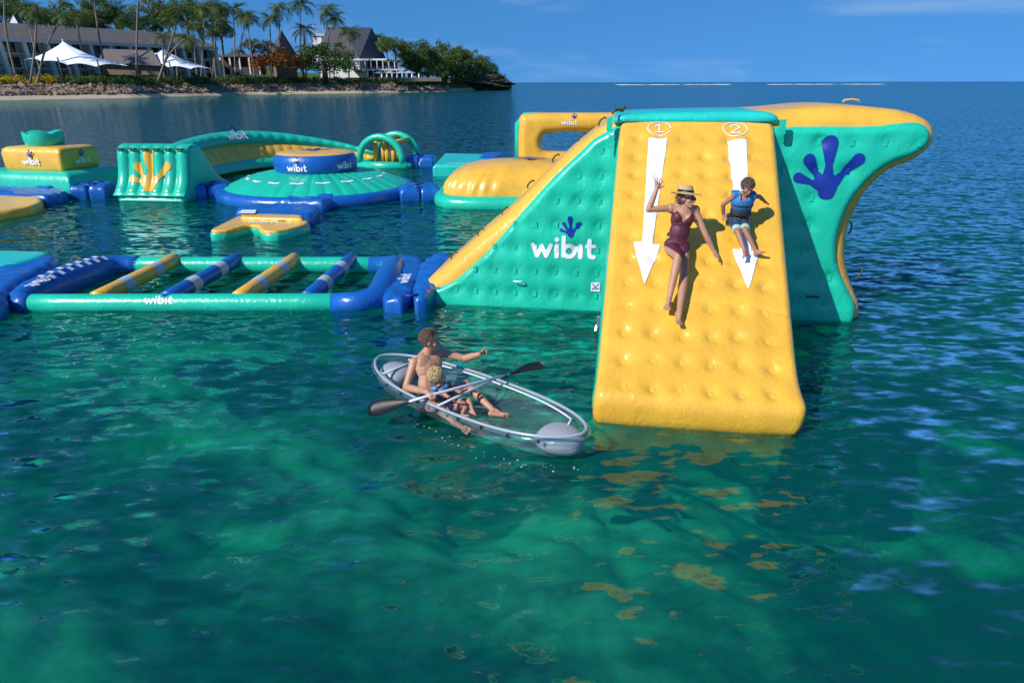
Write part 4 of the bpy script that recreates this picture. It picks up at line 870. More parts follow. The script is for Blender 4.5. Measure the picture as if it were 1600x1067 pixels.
def hb(name, a0, b0, a1, b1, y, d, m, parent):
    p = at_y(a0, b0, y); q = at_y(a1, b1, y); mb = MB(); mb.box(((p.x+q.x)/2, y+d/2, (p.z+q.z)/2), (abs(q.x-p.x), d, abs(p.z-q.z))); return mb.build(name, m, parent, False)
terr = thing('terrace_wing', 'two storey white terrace with columns below the slate hall', 'building', tuple(land(590, 34, 4)))
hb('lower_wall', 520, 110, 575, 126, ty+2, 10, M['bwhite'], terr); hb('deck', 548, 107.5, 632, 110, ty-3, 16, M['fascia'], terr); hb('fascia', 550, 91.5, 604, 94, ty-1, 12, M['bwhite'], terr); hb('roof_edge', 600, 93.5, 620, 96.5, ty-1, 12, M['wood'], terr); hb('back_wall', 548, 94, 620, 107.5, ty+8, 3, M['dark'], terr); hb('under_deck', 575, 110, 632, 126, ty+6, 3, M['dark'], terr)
for k in range(8): hb('column', 551+9.2*k, 94, 553+9.2*k, 108, ty-1, .6, M['bwhite'], terr)
for k in range(7): hb('column', 574+9*k, 110, 575.6+9*k, 126, ty-3, .6, M['bwhite'], terr)
for k in range(12): hb('railing_post', 552+6.4*k, 104.6, 552.7+6.4*k, 107.6, ty-3, .2, M['bwhite'], terr)
hb('railing', 550, 104, 630, 104.7, ty-3.2, .25, M['wood'], terr); hb('sea_wall', 540, 121, 690, 127, ty-8, 2, M['wood'], terr)
tw = thing('service_tower', 'white roof tower with antennas left of the slate hall', 'building', tuple(land(492, 60, 4)))
hb('tower', 488, 54, 506, 100, ty+40, 6, M['bwhite'], tw); hb('parapet', 487, 52, 507, 56, ty+39.5, 7, M['fascia'], tw)
for a in (489, 494, 497, 503): hb('antenna', a, 38+(a % 3)*2, a+.8, 53, ty+41, .4, M['bwhite'], tw)
ht = thing('gable_hut', 'low brown gabled roof between the two white canopies', 'building', tuple(land(200, 34, 4)))
ya = ds(200)+34; p = [at_y(150, 97, ya), at_y(252, 102, ya), at_y(238, 78, ya+4), at_y(158, 75, ya+4), at_y(150, 97, ya+9), at_y(252, 102, ya+9)]
part('roof', p, [(0, 1, 2, 3), (3, 2, 5, 4), (1, 5, 2), (0, 3, 4)], M['shingle'], ht, False); hb('wall', 154, 97, 248, 116, ya+1.5, 6, M['wood'], ht)
vd = thing('beach_bar', 'long low dark verandah under the palms by the flame tree', 'building', tuple(land(380, 32, 4))); hb('roof', 340, 84, 412, 88, ds(370)+34, 8, M['shingle'], vd); hb('wall', 345, 88, 410, 116, ds(370)+37, 5, M['post'], vd)
for k in range(5): hb('post', 344+15*k, 88, 345.2+15*k, 116, ds(370)+34.3, .5, M['plaster'], vd)
hs_ = thing('hill_house', 'small house with a white gable peeping from the hill trees', 'building', tuple(land(22, 66, 8))); yv = ds(22)+66; p = [at_y(15, 34, yv), at_y(27, 34, yv), at_y(20, 22, yv), at_y(36, 34, yv+6), at_y(32, 23, yv+6)]
part('gable', [p[0], p[1], p[2], at_y(15, 44, yv), at_y(27, 44, yv)], [(0, 1, 2), (3, 4, 1, 0)], M['bwhite'], hs_, False); part('roof', [p[1], p[3], p[4], p[2]], [(0, 1, 2, 3)], M['slate'], hs_, False)
um = MB(); um.tube([(0, 0, 0), (0, 0, .8)], .05, 6); um2 = MB(); um2.lathe([(.05, .7), (.42, 1.0), (.38, 1.9), (.22, 2.7), (.02, 3.2)], (0, 0, 0), 8)
UM = make_mesh('pole', um.V, um.F, M['post']); UM2 = make_mesh('folded_canopy', um2.V, um2.F, M['canvas'])
um3 = MB(); um3.lathe([(2.3, 2.3), (1.2, 2.75), (.02, 3.2)], (0, 0, 0), 8); um3.lathe([(.02, 3.18), (1.2, 2.70), (2.25, 2.26)], (0, 0, 0), 8); UM3 = make_mesh('canopy', um3.V[:24], um3.F[:16], mat('grey_canvas', (.30, .33, .38), .8)); um4 = MB(); um4.tube([(0, 0, 0), (0, 0, 2.9)], .06, 6); UM4 = make_mesh('pole', um4.V, um4.F, M['post'])
for px in (597, 605, 613, 621, 629, 644, 655):
    y = ty-6; b = at_y(px, 126, y); t = thing('folded_parasol', 'folded white parasol on the waterfront terrace', 'parasol', tuple(b), 0, 'folded parasols on the terrace')
    for n_, m_ in (('pole', UM), ('folded_canopy', UM2)): link(bpy.data.objects.new(n_, m_), t)
for px in (594, 610, 628, 640):
    y = ty-2; b = at_y(px, 126, y); t = thing('open_parasol', 'open grey parasol on the waterfront terrace', 'parasol', tuple(b), 0, 'open parasols on the terrace'); t.scale = (1.3, 1.3, 1.35)
    for n_, m_ in (('pole', UM4), ('canopy', UM3)): link(bpy.data.objects.new(n_, m_), t)
# surf on the far reef
M['foam_and_glint'] = mat('foam_and_glint', (.8, .82, .84), .9, .05); rg = np.random.default_rng(12); mb = MB()
for k in range(70):
    px = rg.choice([rg.uniform(970, 1140), rg.uniform(1210, 1375)]); y = rg.uniform(1080, 1190); p = at_y(px, HORIZON, y); w = rg.uniform(3, 16); h = rg.uniform(.12, .4)
    mb.add([(p.x-w, y, .02), (p.x+w, y, .02), (p.x+w*.7, y+1.2, h), (p.x-w*.7, y+1.2, h), (p.x+w*.8, y+4, .02), (p.x-w*.8, y+4, .02)], [(0, 1, 2, 3), (3, 2, 4, 5)])
tag(mb.build('reef_surf', M['foam_and_glint'], None), 'thin white line of surf breaking on the far reef', 'surf', kind='stuff')
# ================================================================== clear kayak
KA = at_z(574, 571, .30); KB = at_z(916, 680, .30); ke = (KB-KA).normalized(); ks = Vector((-ke.y, ke.x, 0)); KA = KA+ks*.25; KB = KB-ks*.08
ke = (KB-KA); KL = ke.length; ke.normalize(); ks = Vector((-ke.y, ke.x, 0)); KA.z = 0
kayak = thing('clear_kayak', 'transparent kayak with a pale tubular rim carrying a man and toddler', 'kayak', tuple(KA+ke*KL/2))
def kp(a, b, z): return KA+ke*a+ks*b+Vector((0, 0, z))
def clearmat():
    m = bpy.data.materials.new('clear_plastic'); m.use_nodes = True; n = m.node_tree.nodes; l = m.node_tree.links; n.clear(); o = n.new('ShaderNodeOutputMaterial')
    lw = n.new('ShaderNodeLayerWeight'); lw.inputs['Blend'].default_value = .5; pw = n.new('ShaderNodeMath'); pw.operation = 'POWER'; pw.inputs[1].default_value = 4.0; l.new(lw.outputs['Facing'], pw.inputs[0]); f = n.new('ShaderNodeMath'); f.operation = 'MULTIPLY_ADD'; f.inputs[1].default_value = .6; f.inputs[2].default_value = .07; l.new(pw.outputs[0], f.inputs[0]); g = n.new('ShaderNodeBsdfGlossy'); g.inputs['Roughness'].default_value = .06; t = n.new('ShaderNodeBsdfTransparent'); t.inputs['Color'].default_value = (.93, .97, .98, 1)
    d = n.new('ShaderNodeBsdfDiffuse'); d.inputs['Color'].default_value = (.5, .6, .65, 1); m0 = n.new('ShaderNodeMixShader'); m0.inputs[0].default_value = .055
    tc = n.new('ShaderNodeTexCoord'); z = n.new('ShaderNodeTexNoise'); z.inputs['Scale'].default_value = 5; b = n.new('ShaderNodeBump'); b.inputs['Strength'].default_value = .25; b.inputs['Distance'].default_value = .03; l.new(tc.outputs['Object'], z.inputs['Vector']); l.new(z.outputs['Fac'], b.inputs['Height']); l.new(b.outputs[0], g.inputs['Normal'])
    x = n.new('ShaderNodeMixShader'); l.new(t.outputs[0], m0.inputs[1]); l.new(d.outputs[0], m0.inputs[2]); l.new(f.outputs[0], x.inputs[0]); l.new(m0.outputs[0], x.inputs[1]); l.new(g.outputs[0], x.inputs[2]); l.new(x.outputs[0], o.inputs['Surface']); return m
M['clear'] = clearmat(); M['rim'] = mat('pale_rim', (.30, .35, .40), .3, .06, 4, coat=.3); M['silver'] = mat('silver_bag', (.30, .305, .34), .32, .08, 6, .3, 14, dist=.01); M['black'] = mat('black_plastic', (.008, .008, .009), .5); M['alu'] = mat('pale_tube', (.55, .60, .68), .28, .04)
def khalf(t): return .535*(1-np.abs(t)**2.6)**.56
RIMZ = .315
def krise(t): return .05*np.abs(t)**3
def hull(s, t):
    q = -np.cos(t*math.pi); q = np.clip(q, -.9995, .9995); a = (q+1)/2*KL; w = khalf(q); th = (s-.5)*math.pi; b = w*np.sign(np.sin(th))*np.abs(np.sin(th))**.62; z = RIMZ+krise(q)-(RIMZ-.012+krise(q)*.6)*np.abs(np.cos(th))**.55*np.minimum(1, (w/.3))**.5
    return np.stack([KA.x+ke.x*a+ks.x*b, KA.y+ke.y*a+ks.y*b, z], 1)
V, F = grid(hull, 41, 61); part('hull', V, F, M['clear'], kayak)
def rimpts(k, dz=0., n=72, q0=-1, q1=1): 
    out = []
    for i in range(n):
        a = 2*math.pi*i/n; q = math.cos(a)*.9995; w = float(khalf(np.array(q)))*(1 if math.sin(a) > 0 else -1); out.append(kp((q*k+1)/2*KL, w*k, RIMZ+float(krise(np.array(q)))+dz))
    return out
mb = MB(); mb.tube(rimpts(1.0), .019, 10, closed=True); mb.build('rim', M['rim'], kayak); mb = MB(); mb.tube(rimpts(1.03, -.035), .016, 8, closed=True); mb.build('rim_flange', M['clear'], kayak)
for sg in (1, -1):
    pts = []
    for q in np.linspace(-.82, .80, 26): pts.append(kp((q+1)/2*KL, sg*(float(khalf(np.array(q)))-.085), RIMZ+.0))
    e_ = pts[-1]; pts.append(kp(.915*KL, sg*.12, RIMZ))
    if sg > 0: mb = MB(); mb.tube(pts, .013, 8); mb.build('inner_frame', M['alu'], kayak)
for a in (.44, 1.70): 
    w = float(khalf(np.array(2*a/KL-1)))-.02; mb = MB(); mb.tube([kp(a, -w, RIMZ+.005), kp(a, 0, RIMZ+.01), kp(a, w, RIMZ+.005)], .016, 8); mb.build('cross_bar', M['alu'], kayak)
for a, r in ((.31, .25), (KL-.30, .28)):
    mb = MB(); c = kp(a, 0, .17); sgn = 1 if a < 1 else -1; P, F = grid(lambda s, t: np.stack([np.cos(s*6.2832)*np.sin(t*math.pi)**.8*(1+.02*np.sin(s*80)*np.abs(np.cos(t*math.pi))), np.sin(s*6.2832)*np.sin(t*math.pi)**.8, np.cos(t*math.pi)], 1), 41, 19)
    V = [c+ke*(p[2]*r*.98)+ks*(p[0]*r*.92*(1+.25*sgn*p[2]))+Vector((0, 0, p[1]*.155+.01)) for p in P]; part('float_bag', V, F, M['silver'], kayak)
for i in range(9):
    q = -.8+.2*i; w = float(khalf(np.array(q)))+.02; mb = MB(); mb.box(kp((q+1)/2*KL, -w, RIMZ-.03), (.035, .03, .03)); mb.build('rim_clip', M['black'], kayak, False)
# ------------------------------------------------------------------ paddle
pa = [at_z(577, 643, .20), at_z(642, 626, .38), at_z(672, 617, .43), at_z(796, 584, .46), at_z(850, 574, .46)]
pdl = thing('kayak_paddle', 'double bladed paddle with black blades laid across the kayak', 'paddle', tuple(pa[2]))
ax = (pa[3]-pa[1]).normalized(); mb = MB(); mb.tube([pa[1]-ax*.05, pa[2], pa[3]+ax*.05], .018, 10); mb.build('shaft', M['alu'], pdl)
for c in (pa[1], pa[3], pa[1].lerp(pa[3], .02)): pass
for c, t in ((pa[1], .0), (pa[3], 1.)):
    mb = MB(); mb.tube([c+ax*(.05 if t == 0 else -.08), c+ax*(.07 if t == 0 else -.06)], .032, 10); mb.build('drip_ring', M['black'], pdl)
def blade(root, tip, nrm):
    d = tip-root; L = d.length; d.normalize(); s = d.cross(nrm).normalized(); n = s.cross(d); V = []; F = []
    for i in range(15):
        t = i/14; w = .022+.078*math.sin(min(1, t*1.35)*math.pi/2)**1.5*(1-max(0, (t-.8)/.2)**2*.55); 
        for j in range(7):
            u = -1+j/3; V.append(root+d*L*t+s*u*w+n*(.03*u*u*min(1, t*2)+.02*math.sin(t*2)))
    for i in range(14):
        for j in range(6): a = i*7+j; F.append((a, a+1, a+8, a+7))
    k = len(V); V += [v-n*.012 for v in V]; F += [tuple(x+k for x in f[::-1]) for f in F]
    bd = [j for j in range(7)]+[i*7+6 for i in range(1, 15)]+[14*7+j for j in range(5, -1, -1)]+[i*7 for i in range(13, 0, -1)]; F += [(bd[i], bd[(i+1) % len(bd)], bd[(i+1) % len(bd)]+k, bd[i]+k) for i in range(len(bd))]
    return part('blade', V, F, M['black'], pdl)
blade(pa[1]-ax*.02, pa[0], Vector((.1, -.55, .75))); blade(pa[3]+ax*.02, pa[4], Vector((-.1, -.15, .95)))
mb = MB()
for i, (a, b) in enumerate(((643, 626), (796, 584))):
    o = MB(); c = pa[1] if i == 0 else pa[3]; o.tube([c-ax*.10, c+ax*.12], .021, 10); o.build('ferrule', M['black'], pdl)

# white flecks painted as sun glints on the water beside the hull
rg = np.random.default_rng(21); mb = MB()
for k in range(45):
    a = rg.uniform(1.1, KL+.1); q = min(.99, max(-.99, 2*a/KL-1)); b_ = -float(khalf(np.array(q)))-abs(rg.normal())*.09-.02; c = kp(a, b_, .005); w_ = rg.uniform(.003, .010); n_ = 6
    mb.add([(c.x+math.cos(i)*w_*rg.uniform(.6, 1.9), c.y+math.sin(i)*w_*rg.uniform(.4, 1.), .005+.006*(i % 2)) for i in range(n_)], [tuple(range(n_))])
tag(mb.build('glint_flecks', M['foam_and_glint'], None), 'small white flecks painted as sun glints along the side of the clear kayak', 'foam_and_glint', kind='stuff')
JOINTS = {
  'woman': {'pel': (2.28, 9.314, 1.818), 'neck': (2.311, 9.235, 2.353), 'head': (2.385, 9.367, 2.461), 'shR': (2.185, 9.44, 2.327), 'shL': (2.519, 9.426, 2.303), 'elR': (1.871, 9.401, 2.316), 'wrR': (1.972, 9.443, 2.587), 'tipR': (2.016, 9.581, 2.723), 'elL': (2.662, 9.316, 1.988), 'wrL': (2.794, 9.273, 1.756), 'tipL': (2.899, 9.108, 1.616), 'hipR': (2.207, 9.302, 1.803), 'hipL': (2.356, 9.289, 1.797), 'knR': (2.192, 8.84, 1.798), 'anR': (2.061, 8.593, 1.291), 'toR': (1.999, 8.4, 1.238), 'knL': (2.31, 8.915, 1.524), 'anL': (2.172, 8.434, 1.149), 'toL': (2.155, 8.232, 1.095)},
  'boy': {'pel': (3.216, 9.665, 2.098), 'neck': (3.204, 9.542, 2.477), 'head': (3.232, 9.521, 2.593), 'shR': (3.105, 9.646, 2.461), 'shL': (3.353, 9.634, 2.454), 'elR': (2.984, 9.731, 2.322), 'wrR': (3.026, 9.783, 2.158), 'tipR': (3.012, 9.66, 2.126), 'elL': (3.501, 9.775, 2.432), 'wrL': (3.622, 9.885, 2.351), 'tipL': (3.698, 9.977, 2.299), 'hipR': (3.152, 9.662, 2.09), 'hipL': (3.275, 9.647, 2.092), 'knR': (3.123, 9.372, 2.003), 'anR': (3.184, 9.186, 1.781), 'toR': (3.11, 9.075, 1.74), 'knL': (3.222, 9.357, 2.024), 'anL': (3.356, 9.226, 1.771), 'toL': (3.455, 9.147, 1.821)},
  'man': {'pel': (-1.086, 8.12, 0.021), 'neck': (-1.111, 8.345, 0.62), 'head': (-1.091, 8.384, 0.812), 'shR': (-1.265, 8.1, 0.594), 'shL': (-0.932, 8.4, 0.607), 'elR': (-1.361, 7.946, 0.313), 'wrR': (-1.132, 7.832, 0.268), 'tipR': (-0.989, 7.724, 0.31), 'elL': (-0.635, 8.365, 0.539), 'wrL': (-0.425, 8.259, 0.645), 'tipL': (-0.297, 8.212, 0.771), 'hipR': (-1.155, 8, 0.042), 'hipL': (-0.984, 8.2, 0.057), 'knR': (-0.932, 7.658, 0.165), 'anR': (-0.678, 7.334, 0.12), 'toR': (-0.596, 7.455, -0.005), 'knL': (-0.61, 8.135, 0.272), 'anL': (-0.24, 7.949, -0.025), 'toL': (-0.09, 7.82, 0.021)},
  'toddler': {'pel': (-0.83, 7.75, 0.146), 'neck': (-0.96, 7.852, 0.382), 'head': (-0.989, 7.867, 0.499), 'shR': (-0.942, 7.75, 0.367), 'shL': (-0.828, 7.9, 0.352), 'elR': (-0.834, 7.682, 0.303), 'wrR': (-0.707, 7.662, 0.26), 'tipR': (-0.639, 7.604, 0.271), 'elL': (-0.705, 7.859, 0.29), 'wrL': (-0.639, 7.964, 0.287), 'tipL': (-0.586, 7.914, 0.337), 'hipR': (-0.849, 7.7, 0.144), 'hipL': (-0.794, 7.8, 0.14), 'knR': (-0.609, 7.711, 0.183), 'anR': (-0.66, 7.516, 0.139), 'toR': (-0.564, 7.498, 0.157), 'knL': (-0.588, 7.778, 0.213), 'anL': (-0.53, 7.586, 0.165), 'toL': (-0.463, 7.518, 0.164)},
}
for n_ in ('man', 'toddler'):
    for k_, lim in (('pel', .135), ('hipR', .125), ('hipL', .125), ('knR', .15), ('anR', .085), ('anL', .085), ('toR', .07), ('toL', .07)):
        p = JOINTS[n_][k_]; lim2 = lim if n_ == 'man' else lim*.75
        if p[2] < lim2:
            c = Vector((0, 0, CAM_H)); d = Vector(p)-c; JOINTS[n_][k_] = tuple(c+d*((lim2-CAM_H)/d.z))
# ------------------------------------------------------------------ people
def skinmat(name, col):
    m, nt, b = newmat(name); n = nt.nodes; l = nt.links; t = n.new('ShaderNodeTexCoord'); z = n.new('ShaderNodeTexNoise'); z.inputs['Scale'].default_value = 9; z.inputs['Detail'].default_value = 5; l.new(t.outputs['Object'], z.inputs['Vector'])
    x = n.new('ShaderNodeMix'); x.data_type = 'RGBA'; x.inputs[6].default_value = (*[c*.82 for c in col], 1); x.inputs[7].default_value = (col[0]*1.15, col[1]*1.08, col[2]*1.08, 1); l.new(z.outputs['Fac'], x.inputs[0]); l.new(x.outputs[2], b.inputs['Base Color'])
    b.inputs['Roughness'].default_value = .5; b.inputs['Subsurface Weight'].default_value = .12; b.inputs['Subsurface Radius'].default_value = (.9, .35, .2); b.inputs['Subsurface Scale'].default_value = .012; return m
def capsule(mb, p0, p1, r0, r1, n=12):
    p0 = Vector(p0); p1 = Vector(p1); d = p1-p0; L = max(d.length, 1e-4); d = d/L; P = []; R = []
    for k in range(5): a = math.pi/2*(1-k/4); P.append(p0-d*r0*math.sin(a)); R.append(max(r0*math.cos(a), 1e-4))
    for k in range(1, 4): P.append(p0.lerp(p1, k/4)); R.append(r0+(r1-r0)*k/4)
    for k in range(5): a = math.pi/2*k/4; P.append(p1+d*r1*math.sin(a)); R.append(max(r1*math.cos(a), 1e-4))
    mb.tube(P, R, n)
def ellips(mb, c, A, B, C, n=14):
    V = []; F = []; m = 9; c = Vector(c)
    for j in range(m+1):
        b = math.pi*j/m
        for i in range(n): a = 2*math.pi*i/n; V.append(c+A*(math.sin(b)*math.cos(a))+B*(math.sin(b)*math.sin(a))+C*math.cos(b))
    for j in range(m):
        for i in range(n): F.append((j*n+i, (j+1)*n+i, (j+1)*n+(i+1) % n, j*n+(i+1) % n))
    mb.add(V, F)
def remeshed(mb, voxel, it=6):
    me = bpy.data.meshes.new('tmp'); me.from_pydata(mb.V, [], mb.F); bm = bmesh.new(); bm.from_mesh(me); bmesh.ops.remove_doubles(bm, verts=bm.verts, dist=1e-5); bmesh.ops.recalc_face_normals(bm, faces=bm.faces); bm.to_mesh(me); bm.free()
    o = bpy.data.objects.new('tmp', me); COL.objects.link(o); r = o.modifiers.new('r', 'REMESH'); r.mode = 'VOXEL'; r.voxel_size = voxel; s = o.modifiers.new('s', 'SMOOTH'); s.factor = .5; s.iterations = it
    dg = bpy.context.evaluated_depsgraph_get(); res = bpy.data.meshes.new_from_object(o.evaluated_get(dg)); bpy.data.objects.remove(o); bpy.data.meshes.remove(me); res.polygons.foreach_set('use_smooth', [True]*len(res.polygons)); return res
def segd(v, a, b):
    a = np.array(a); b = np.array(b); e = b-a; t = np.clip(((v-a)@e)/(e@e), 0, 1); return np.linalg.norm(v-a-t[:, None]*e, axis=1), ((v-a)@e)/(e@e)
def person(name, label, cat, J, s, skin, hs=1., sex='m', look=(0, -1, 0), headup=None, palms={}, voxel=.006, point=None, child=False, grp=None):
    J = {k: Vector(v) for k, v in J.items()}; t = thing(name, label, cat, tuple(J['pel']), 0, grp); mb = MB()
    U = (J['neck']-J['pel']); T = U.length; U.normalize(); Lf = (J['shL']-J['shR']); Lf = (Lf-U*Lf.dot(U)).normalized(); Fw = Lf.cross(U).normalized()
    f = sex == 'f'; c = J['pel']; fat = 1.12 if child else 1.
    ellips(mb, c+U*.01*s, Lf*(.168 if f else .158)*s, Fw*.112*s*fat, U*.12*s); ellips(mb, c+U*.36*T, Lf*(.128 if f else .145)*s*fat, Fw*.098*s*fat, U*.17*s); ellips(mb, c+U*.68*T, Lf*(.142 if f else .168)*s, Fw*.112*s*fat, U*.17*s)
    capsule(mb, J['shR'].lerp(J['shL'], .06), J['shR'].lerp(J['shL'], .94), .058*s, .058*s); mid = J['shR'].lerp(J['shL'], .5)
    for k in ('shR', 'shL'): capsule(mb, J['neck']+U*.03*s, J[k].lerp(mid, .25)+U*.015*s, .045*s, .045*s); ellips(mb, J[k], Lf*.062*s, Fw*.06*s, U*.064*s)
    for k in (-1, 1):
        if f: ellips(mb, c+U*.70*T+Lf*k*.072*s+Fw*.070*s, Lf*.066*s, Fw*.060*s, U*.066*s)
        elif not child: ellips(mb, c+U*.78*T+Lf*k*.072*s+Fw*.060*s, Lf*.10*s, Fw*.040*s, U*.09*s)
        ellips(mb, c-Fw*.06*s+Lf*k*.07*s-U*.03*s, Lf*.08*s, Fw*.075*s, U*.085*s)
    hd = J['head']; hu = Vector(headup).normalized() if headup else (hd-J['neck']).normalized(); hf = Vector(look); hf = (hf-hu*hf.dot(hu)).normalized(); hl = hu.cross(hf).normalized()
    capsule(mb, J['neck']-U*.03*s, hd-hu*.05*hs, .056*s*(.9 if f else 1.08), .052*s*(.9 if f else 1.05))
    for sd in 'RL':
        k = 1 if sd == 'L' else -1; sh, el, wr, tip = (J[x+sd] for x in ('sh', 'el', 'wr', 'tip')); m = .92 if f else 1.1; m = m if not child else 1.0
        capsule(mb, sh, el, .052*s*m, .041*s*m); ellips(mb, sh.lerp(el, .45), (el-sh)*.28, Lf*.046*s*m, Fw*.05*s*m) if not f and not child else None
        capsule(mb, el, el.lerp(wr, .35), .042*s*m, .043*s*m); capsule(mb, el.lerp(wr, .35), wr, .043*s*m, .028*s*m)
        # hand
        d = (tip-wr).normalized(); n = Vector(palms.get(sd, (0, 0, -1))); n = (n-d*n.dot(d)).normalized(); sv = d.cross(n).normalized(); h = s*(1.0 if not child else 1.02)
        ellips(mb, wr+d*.052*h, d*.056*h, sv*.043*h, n*.019*h); capsule(mb, wr, wr+d*.04*h, .028*h, .026*h)
        curl = palms.get(sd+'curl', .35); spread = palms.get(sd+'spread', .22); th = palms.get(sd+'thumb', 1)
        for i, Ln in enumerate((.078, .088, .082, .064)):
            o = i-1.5; b = wr+d*.088*h+sv*o*.0215*h*th; dd = (d+sv*o*spread*th).normalized(); cu = curl
            if point == sd: cu = 0 if i == 0 else 1.5
            d1 = (dd*math.cos(cu*.5)+n*math.sin(cu*.5)); d2 = (dd*math.cos(cu*1.5)+n*math.sin(cu*1.5)); p1 = b+d1*Ln*.5*h; capsule(mb, b-d*.01*h, p1, .0105*h, .0098*h, 8); capsule(mb, p1, p1+d2*Ln*.5*h, .0098*h, .0082*h, 8)
        b = wr+d*.03*h-sv*.032*h*th; td = (d*.62-sv*th*.78+n*.25).normalized(); capsule(mb, b, b+td*.042*h, .0135*h, .0115*h, 8); capsule(mb, b+td*.042*h, b+td*.05*h+(td+d*.5).normalized()*.028*h, .0115*h, .009*h, 8)
        # leg
        hp_, kn, an, to = (J[x+sd] for x in ('hip', 'kn', 'an', 'to')); m = 1.04 if f else (1. if not child else .98)
        capsule(mb, hp_, hp_.lerp(kn, .5), .088*s*m, .073*s*m); capsule(mb, hp_.lerp(kn, .5), kn, .073*s*m, .054*s*m); ellips(mb, kn, Lf*.055*s, Fw*.055*s, U*.055*s)
        capsule(mb, kn, kn.lerp(an, .3), .052*s*m, .056*s*m); capsule(mb, kn.lerp(an, .3), kn.lerp(an, .7), .056*s*m, .041*s*m); capsule(mb, kn.lerp(an, .7), an, .041*s*m, .034*s*m)
        fd = (to-an).normalized(); sh_ = (an-kn).normalized(); dn = (sh_-fd*sh_.dot(fd)); dn = dn.normalized() if dn.length > .15 else -Fw; ft = s*(1. if not child else .95)
        heel = an+dn*.045*ft-fd*.035*ft; ball = an+fd*.115*ft+dn*.05*ft; lat = fd.cross(dn).normalized()
        capsule(mb, an, heel, .034*ft, .034*ft); capsule(mb, heel, ball, .033*ft, .026*ft); capsule(mb, an+fd*.02*ft, ball, .034*ft, .022*ft); ellips(mb, ball, fd*.04*ft, lat*.045*ft, dn*.022*ft)
        for i in range(5): b = ball+fd*.03*ft+lat*(i-2)*.0185*ft; capsule(mb, b, b+fd*(.034-.004*abs(i-1))*ft+dn*.004*ft, .0105*ft, .0095*ft, 8)
    # head
    H = lambda x, y, z: hd+hl*x*hs+hf*y*hs+hu*z*hs
    ellips(mb, H(0, -.012, .025), hl*.079*hs, hf*.098*hs, hu*.103*hs, 18); ellips(mb, H(0, .028, -.035), hl*.061*hs, hf*.068*hs, hu*.085*hs, 18); ellips(mb, H(0, .062, -.098), hl*.034*hs, hf*.028*hs, hu*.022*hs)
    capsule(mb, H(0, .092, .004), H(0, .112, -.034), .010*hs, .0155*hs, 8); ellips(mb, H(0, .08, .026), hl*.052*hs, hf*.017*hs, hu*.012*hs); ellips(mb, H(0, .088, -.068), hl*.025*hs, hf*.013*hs, hu*.014*hs)
    for k in (-1, 1): ellips(mb, H(k*.079, -.005, -.012), hl*.013*hs, hf*.022*hs, hu*.034*hs); ellips(mb, H(k*.045, .062, -.03), hl*.026*hs, hf*.022*hs, hu*.024*hs)
    me = remeshed(mb, voxel); me.materials.clear(); me.materials.append(skin); me.name = 'body'
    inv = root_matrix(t).inverted(); W0 = np.empty(len(me.vertices)*3); me.vertices.foreach_get('co', W0); W0 = W0.reshape(-1, 3)
    me.transform(inv); me.update(); link(bpy.data.objects.new('body', me), t)
    NV = np.empty(len(me.vertices)*3); me.vertices.foreach_get('normal', NV); NV = NV.reshape(-1, 3); FC = [tuple(p.vertices) for p in me.polygons]
    info = dict(t=t, J=J, U=U, L=Lf, F=Fw, T=T, s=s, hs=hs, H=H, hl=hl, hf=hf, hu=hu, V=W0, N=NV, FC=FC, hd=hd)
    # eyes and mouth
    for k in (-1, 1):
        e = MB(); ellips(e, H(k*.032, .079, .002), hl*.0135*hs, hf*.012*hs, hu*.008*hs, 10); eo = e.build('eye', M['eyewhite'], t); e = MB(); ellips(e, H(k*.032, .0885, .002), hl*.0065*hs, hf*.0045*hs, hu*.0065*hs, 10); e.build('iris', M['eyedark'], eo)
        e = MB(); e.tube([H(k*.015, .094, .020), H(k*.034, .093, .026), H(k*.052, .078, .021)], .0045*hs, 5); e.build('eyebrow', M['brow'], t)
    e = MB(); ellips(e, H(0, .098, -.068), hl*.021*hs, hf*.006*hs, hu*.007*hs, 10); e.build('mouth', M['lips'], t)
    return info
def cloth(I, name, fn, off, m, parent=None, rim=True):
    """garment grown from the body's own surface where fn is true"""
    V, N = I['V'], I['N']; ok = fn(V); idx = {}; P = []; Fs = []; cnt = {}
    for f in I['FC']:
        if all(ok[i] for i in f):
            g = []
            for i in f:
                if i not in idx: idx[i] = len(P); P.append(V[i]+N[i]*off)
                g.append(idx[i])
            Fs.append(tuple(g))
            for a, b in zip(g, g[1:]+g[:1]): cnt[(a, b)] = 1
    inv_i = {v: k for k, v in idx.items()}; low = {}
    for a, b in list(cnt):
        if (b, a) not in cnt:
            for i in (a, b):
                if i not in low: low[i] = len(P); P.append(V[inv_i[i]]-N[inv_i[i]]*.004)
            Fs.append((b, a, low[a], low[b]))
    return part(name, P, Fs, m, parent or I['t'])
def tors(I, V): q = V-np.array(I['J']['pel']); return (q@np.array(I['U']))/I['T'], q@np.array(I['L'])/I['s'], q@np.array(I['F'])/I['s']
def armfree(I, V, r=.066):
    ok = np.ones(len(V), bool)
    for sd in 'RL':
        for a, b in (('sh', 'el'), ('el', 'wr'), ('wr', 'tip')):
            A = I['J'][a+sd]; B = I['J'][b+sd]
            if a == 'sh': A = A.lerp(B, .12)
            d, _ = segd(V, A, B); ok &= d > r*I['s']
    return ok
def legs(I, V):
    best = np.full(len(V), 9.); tt = np.full(len(V), 9.)
    for sd in 'RL':
        d, t = segd(V, I['J']['hip'+sd], I['J']['kn'+sd]); k = d < best; best = np.where(k, d, best); tt = np.where(k, t, tt)
    return best/I['s'], tt
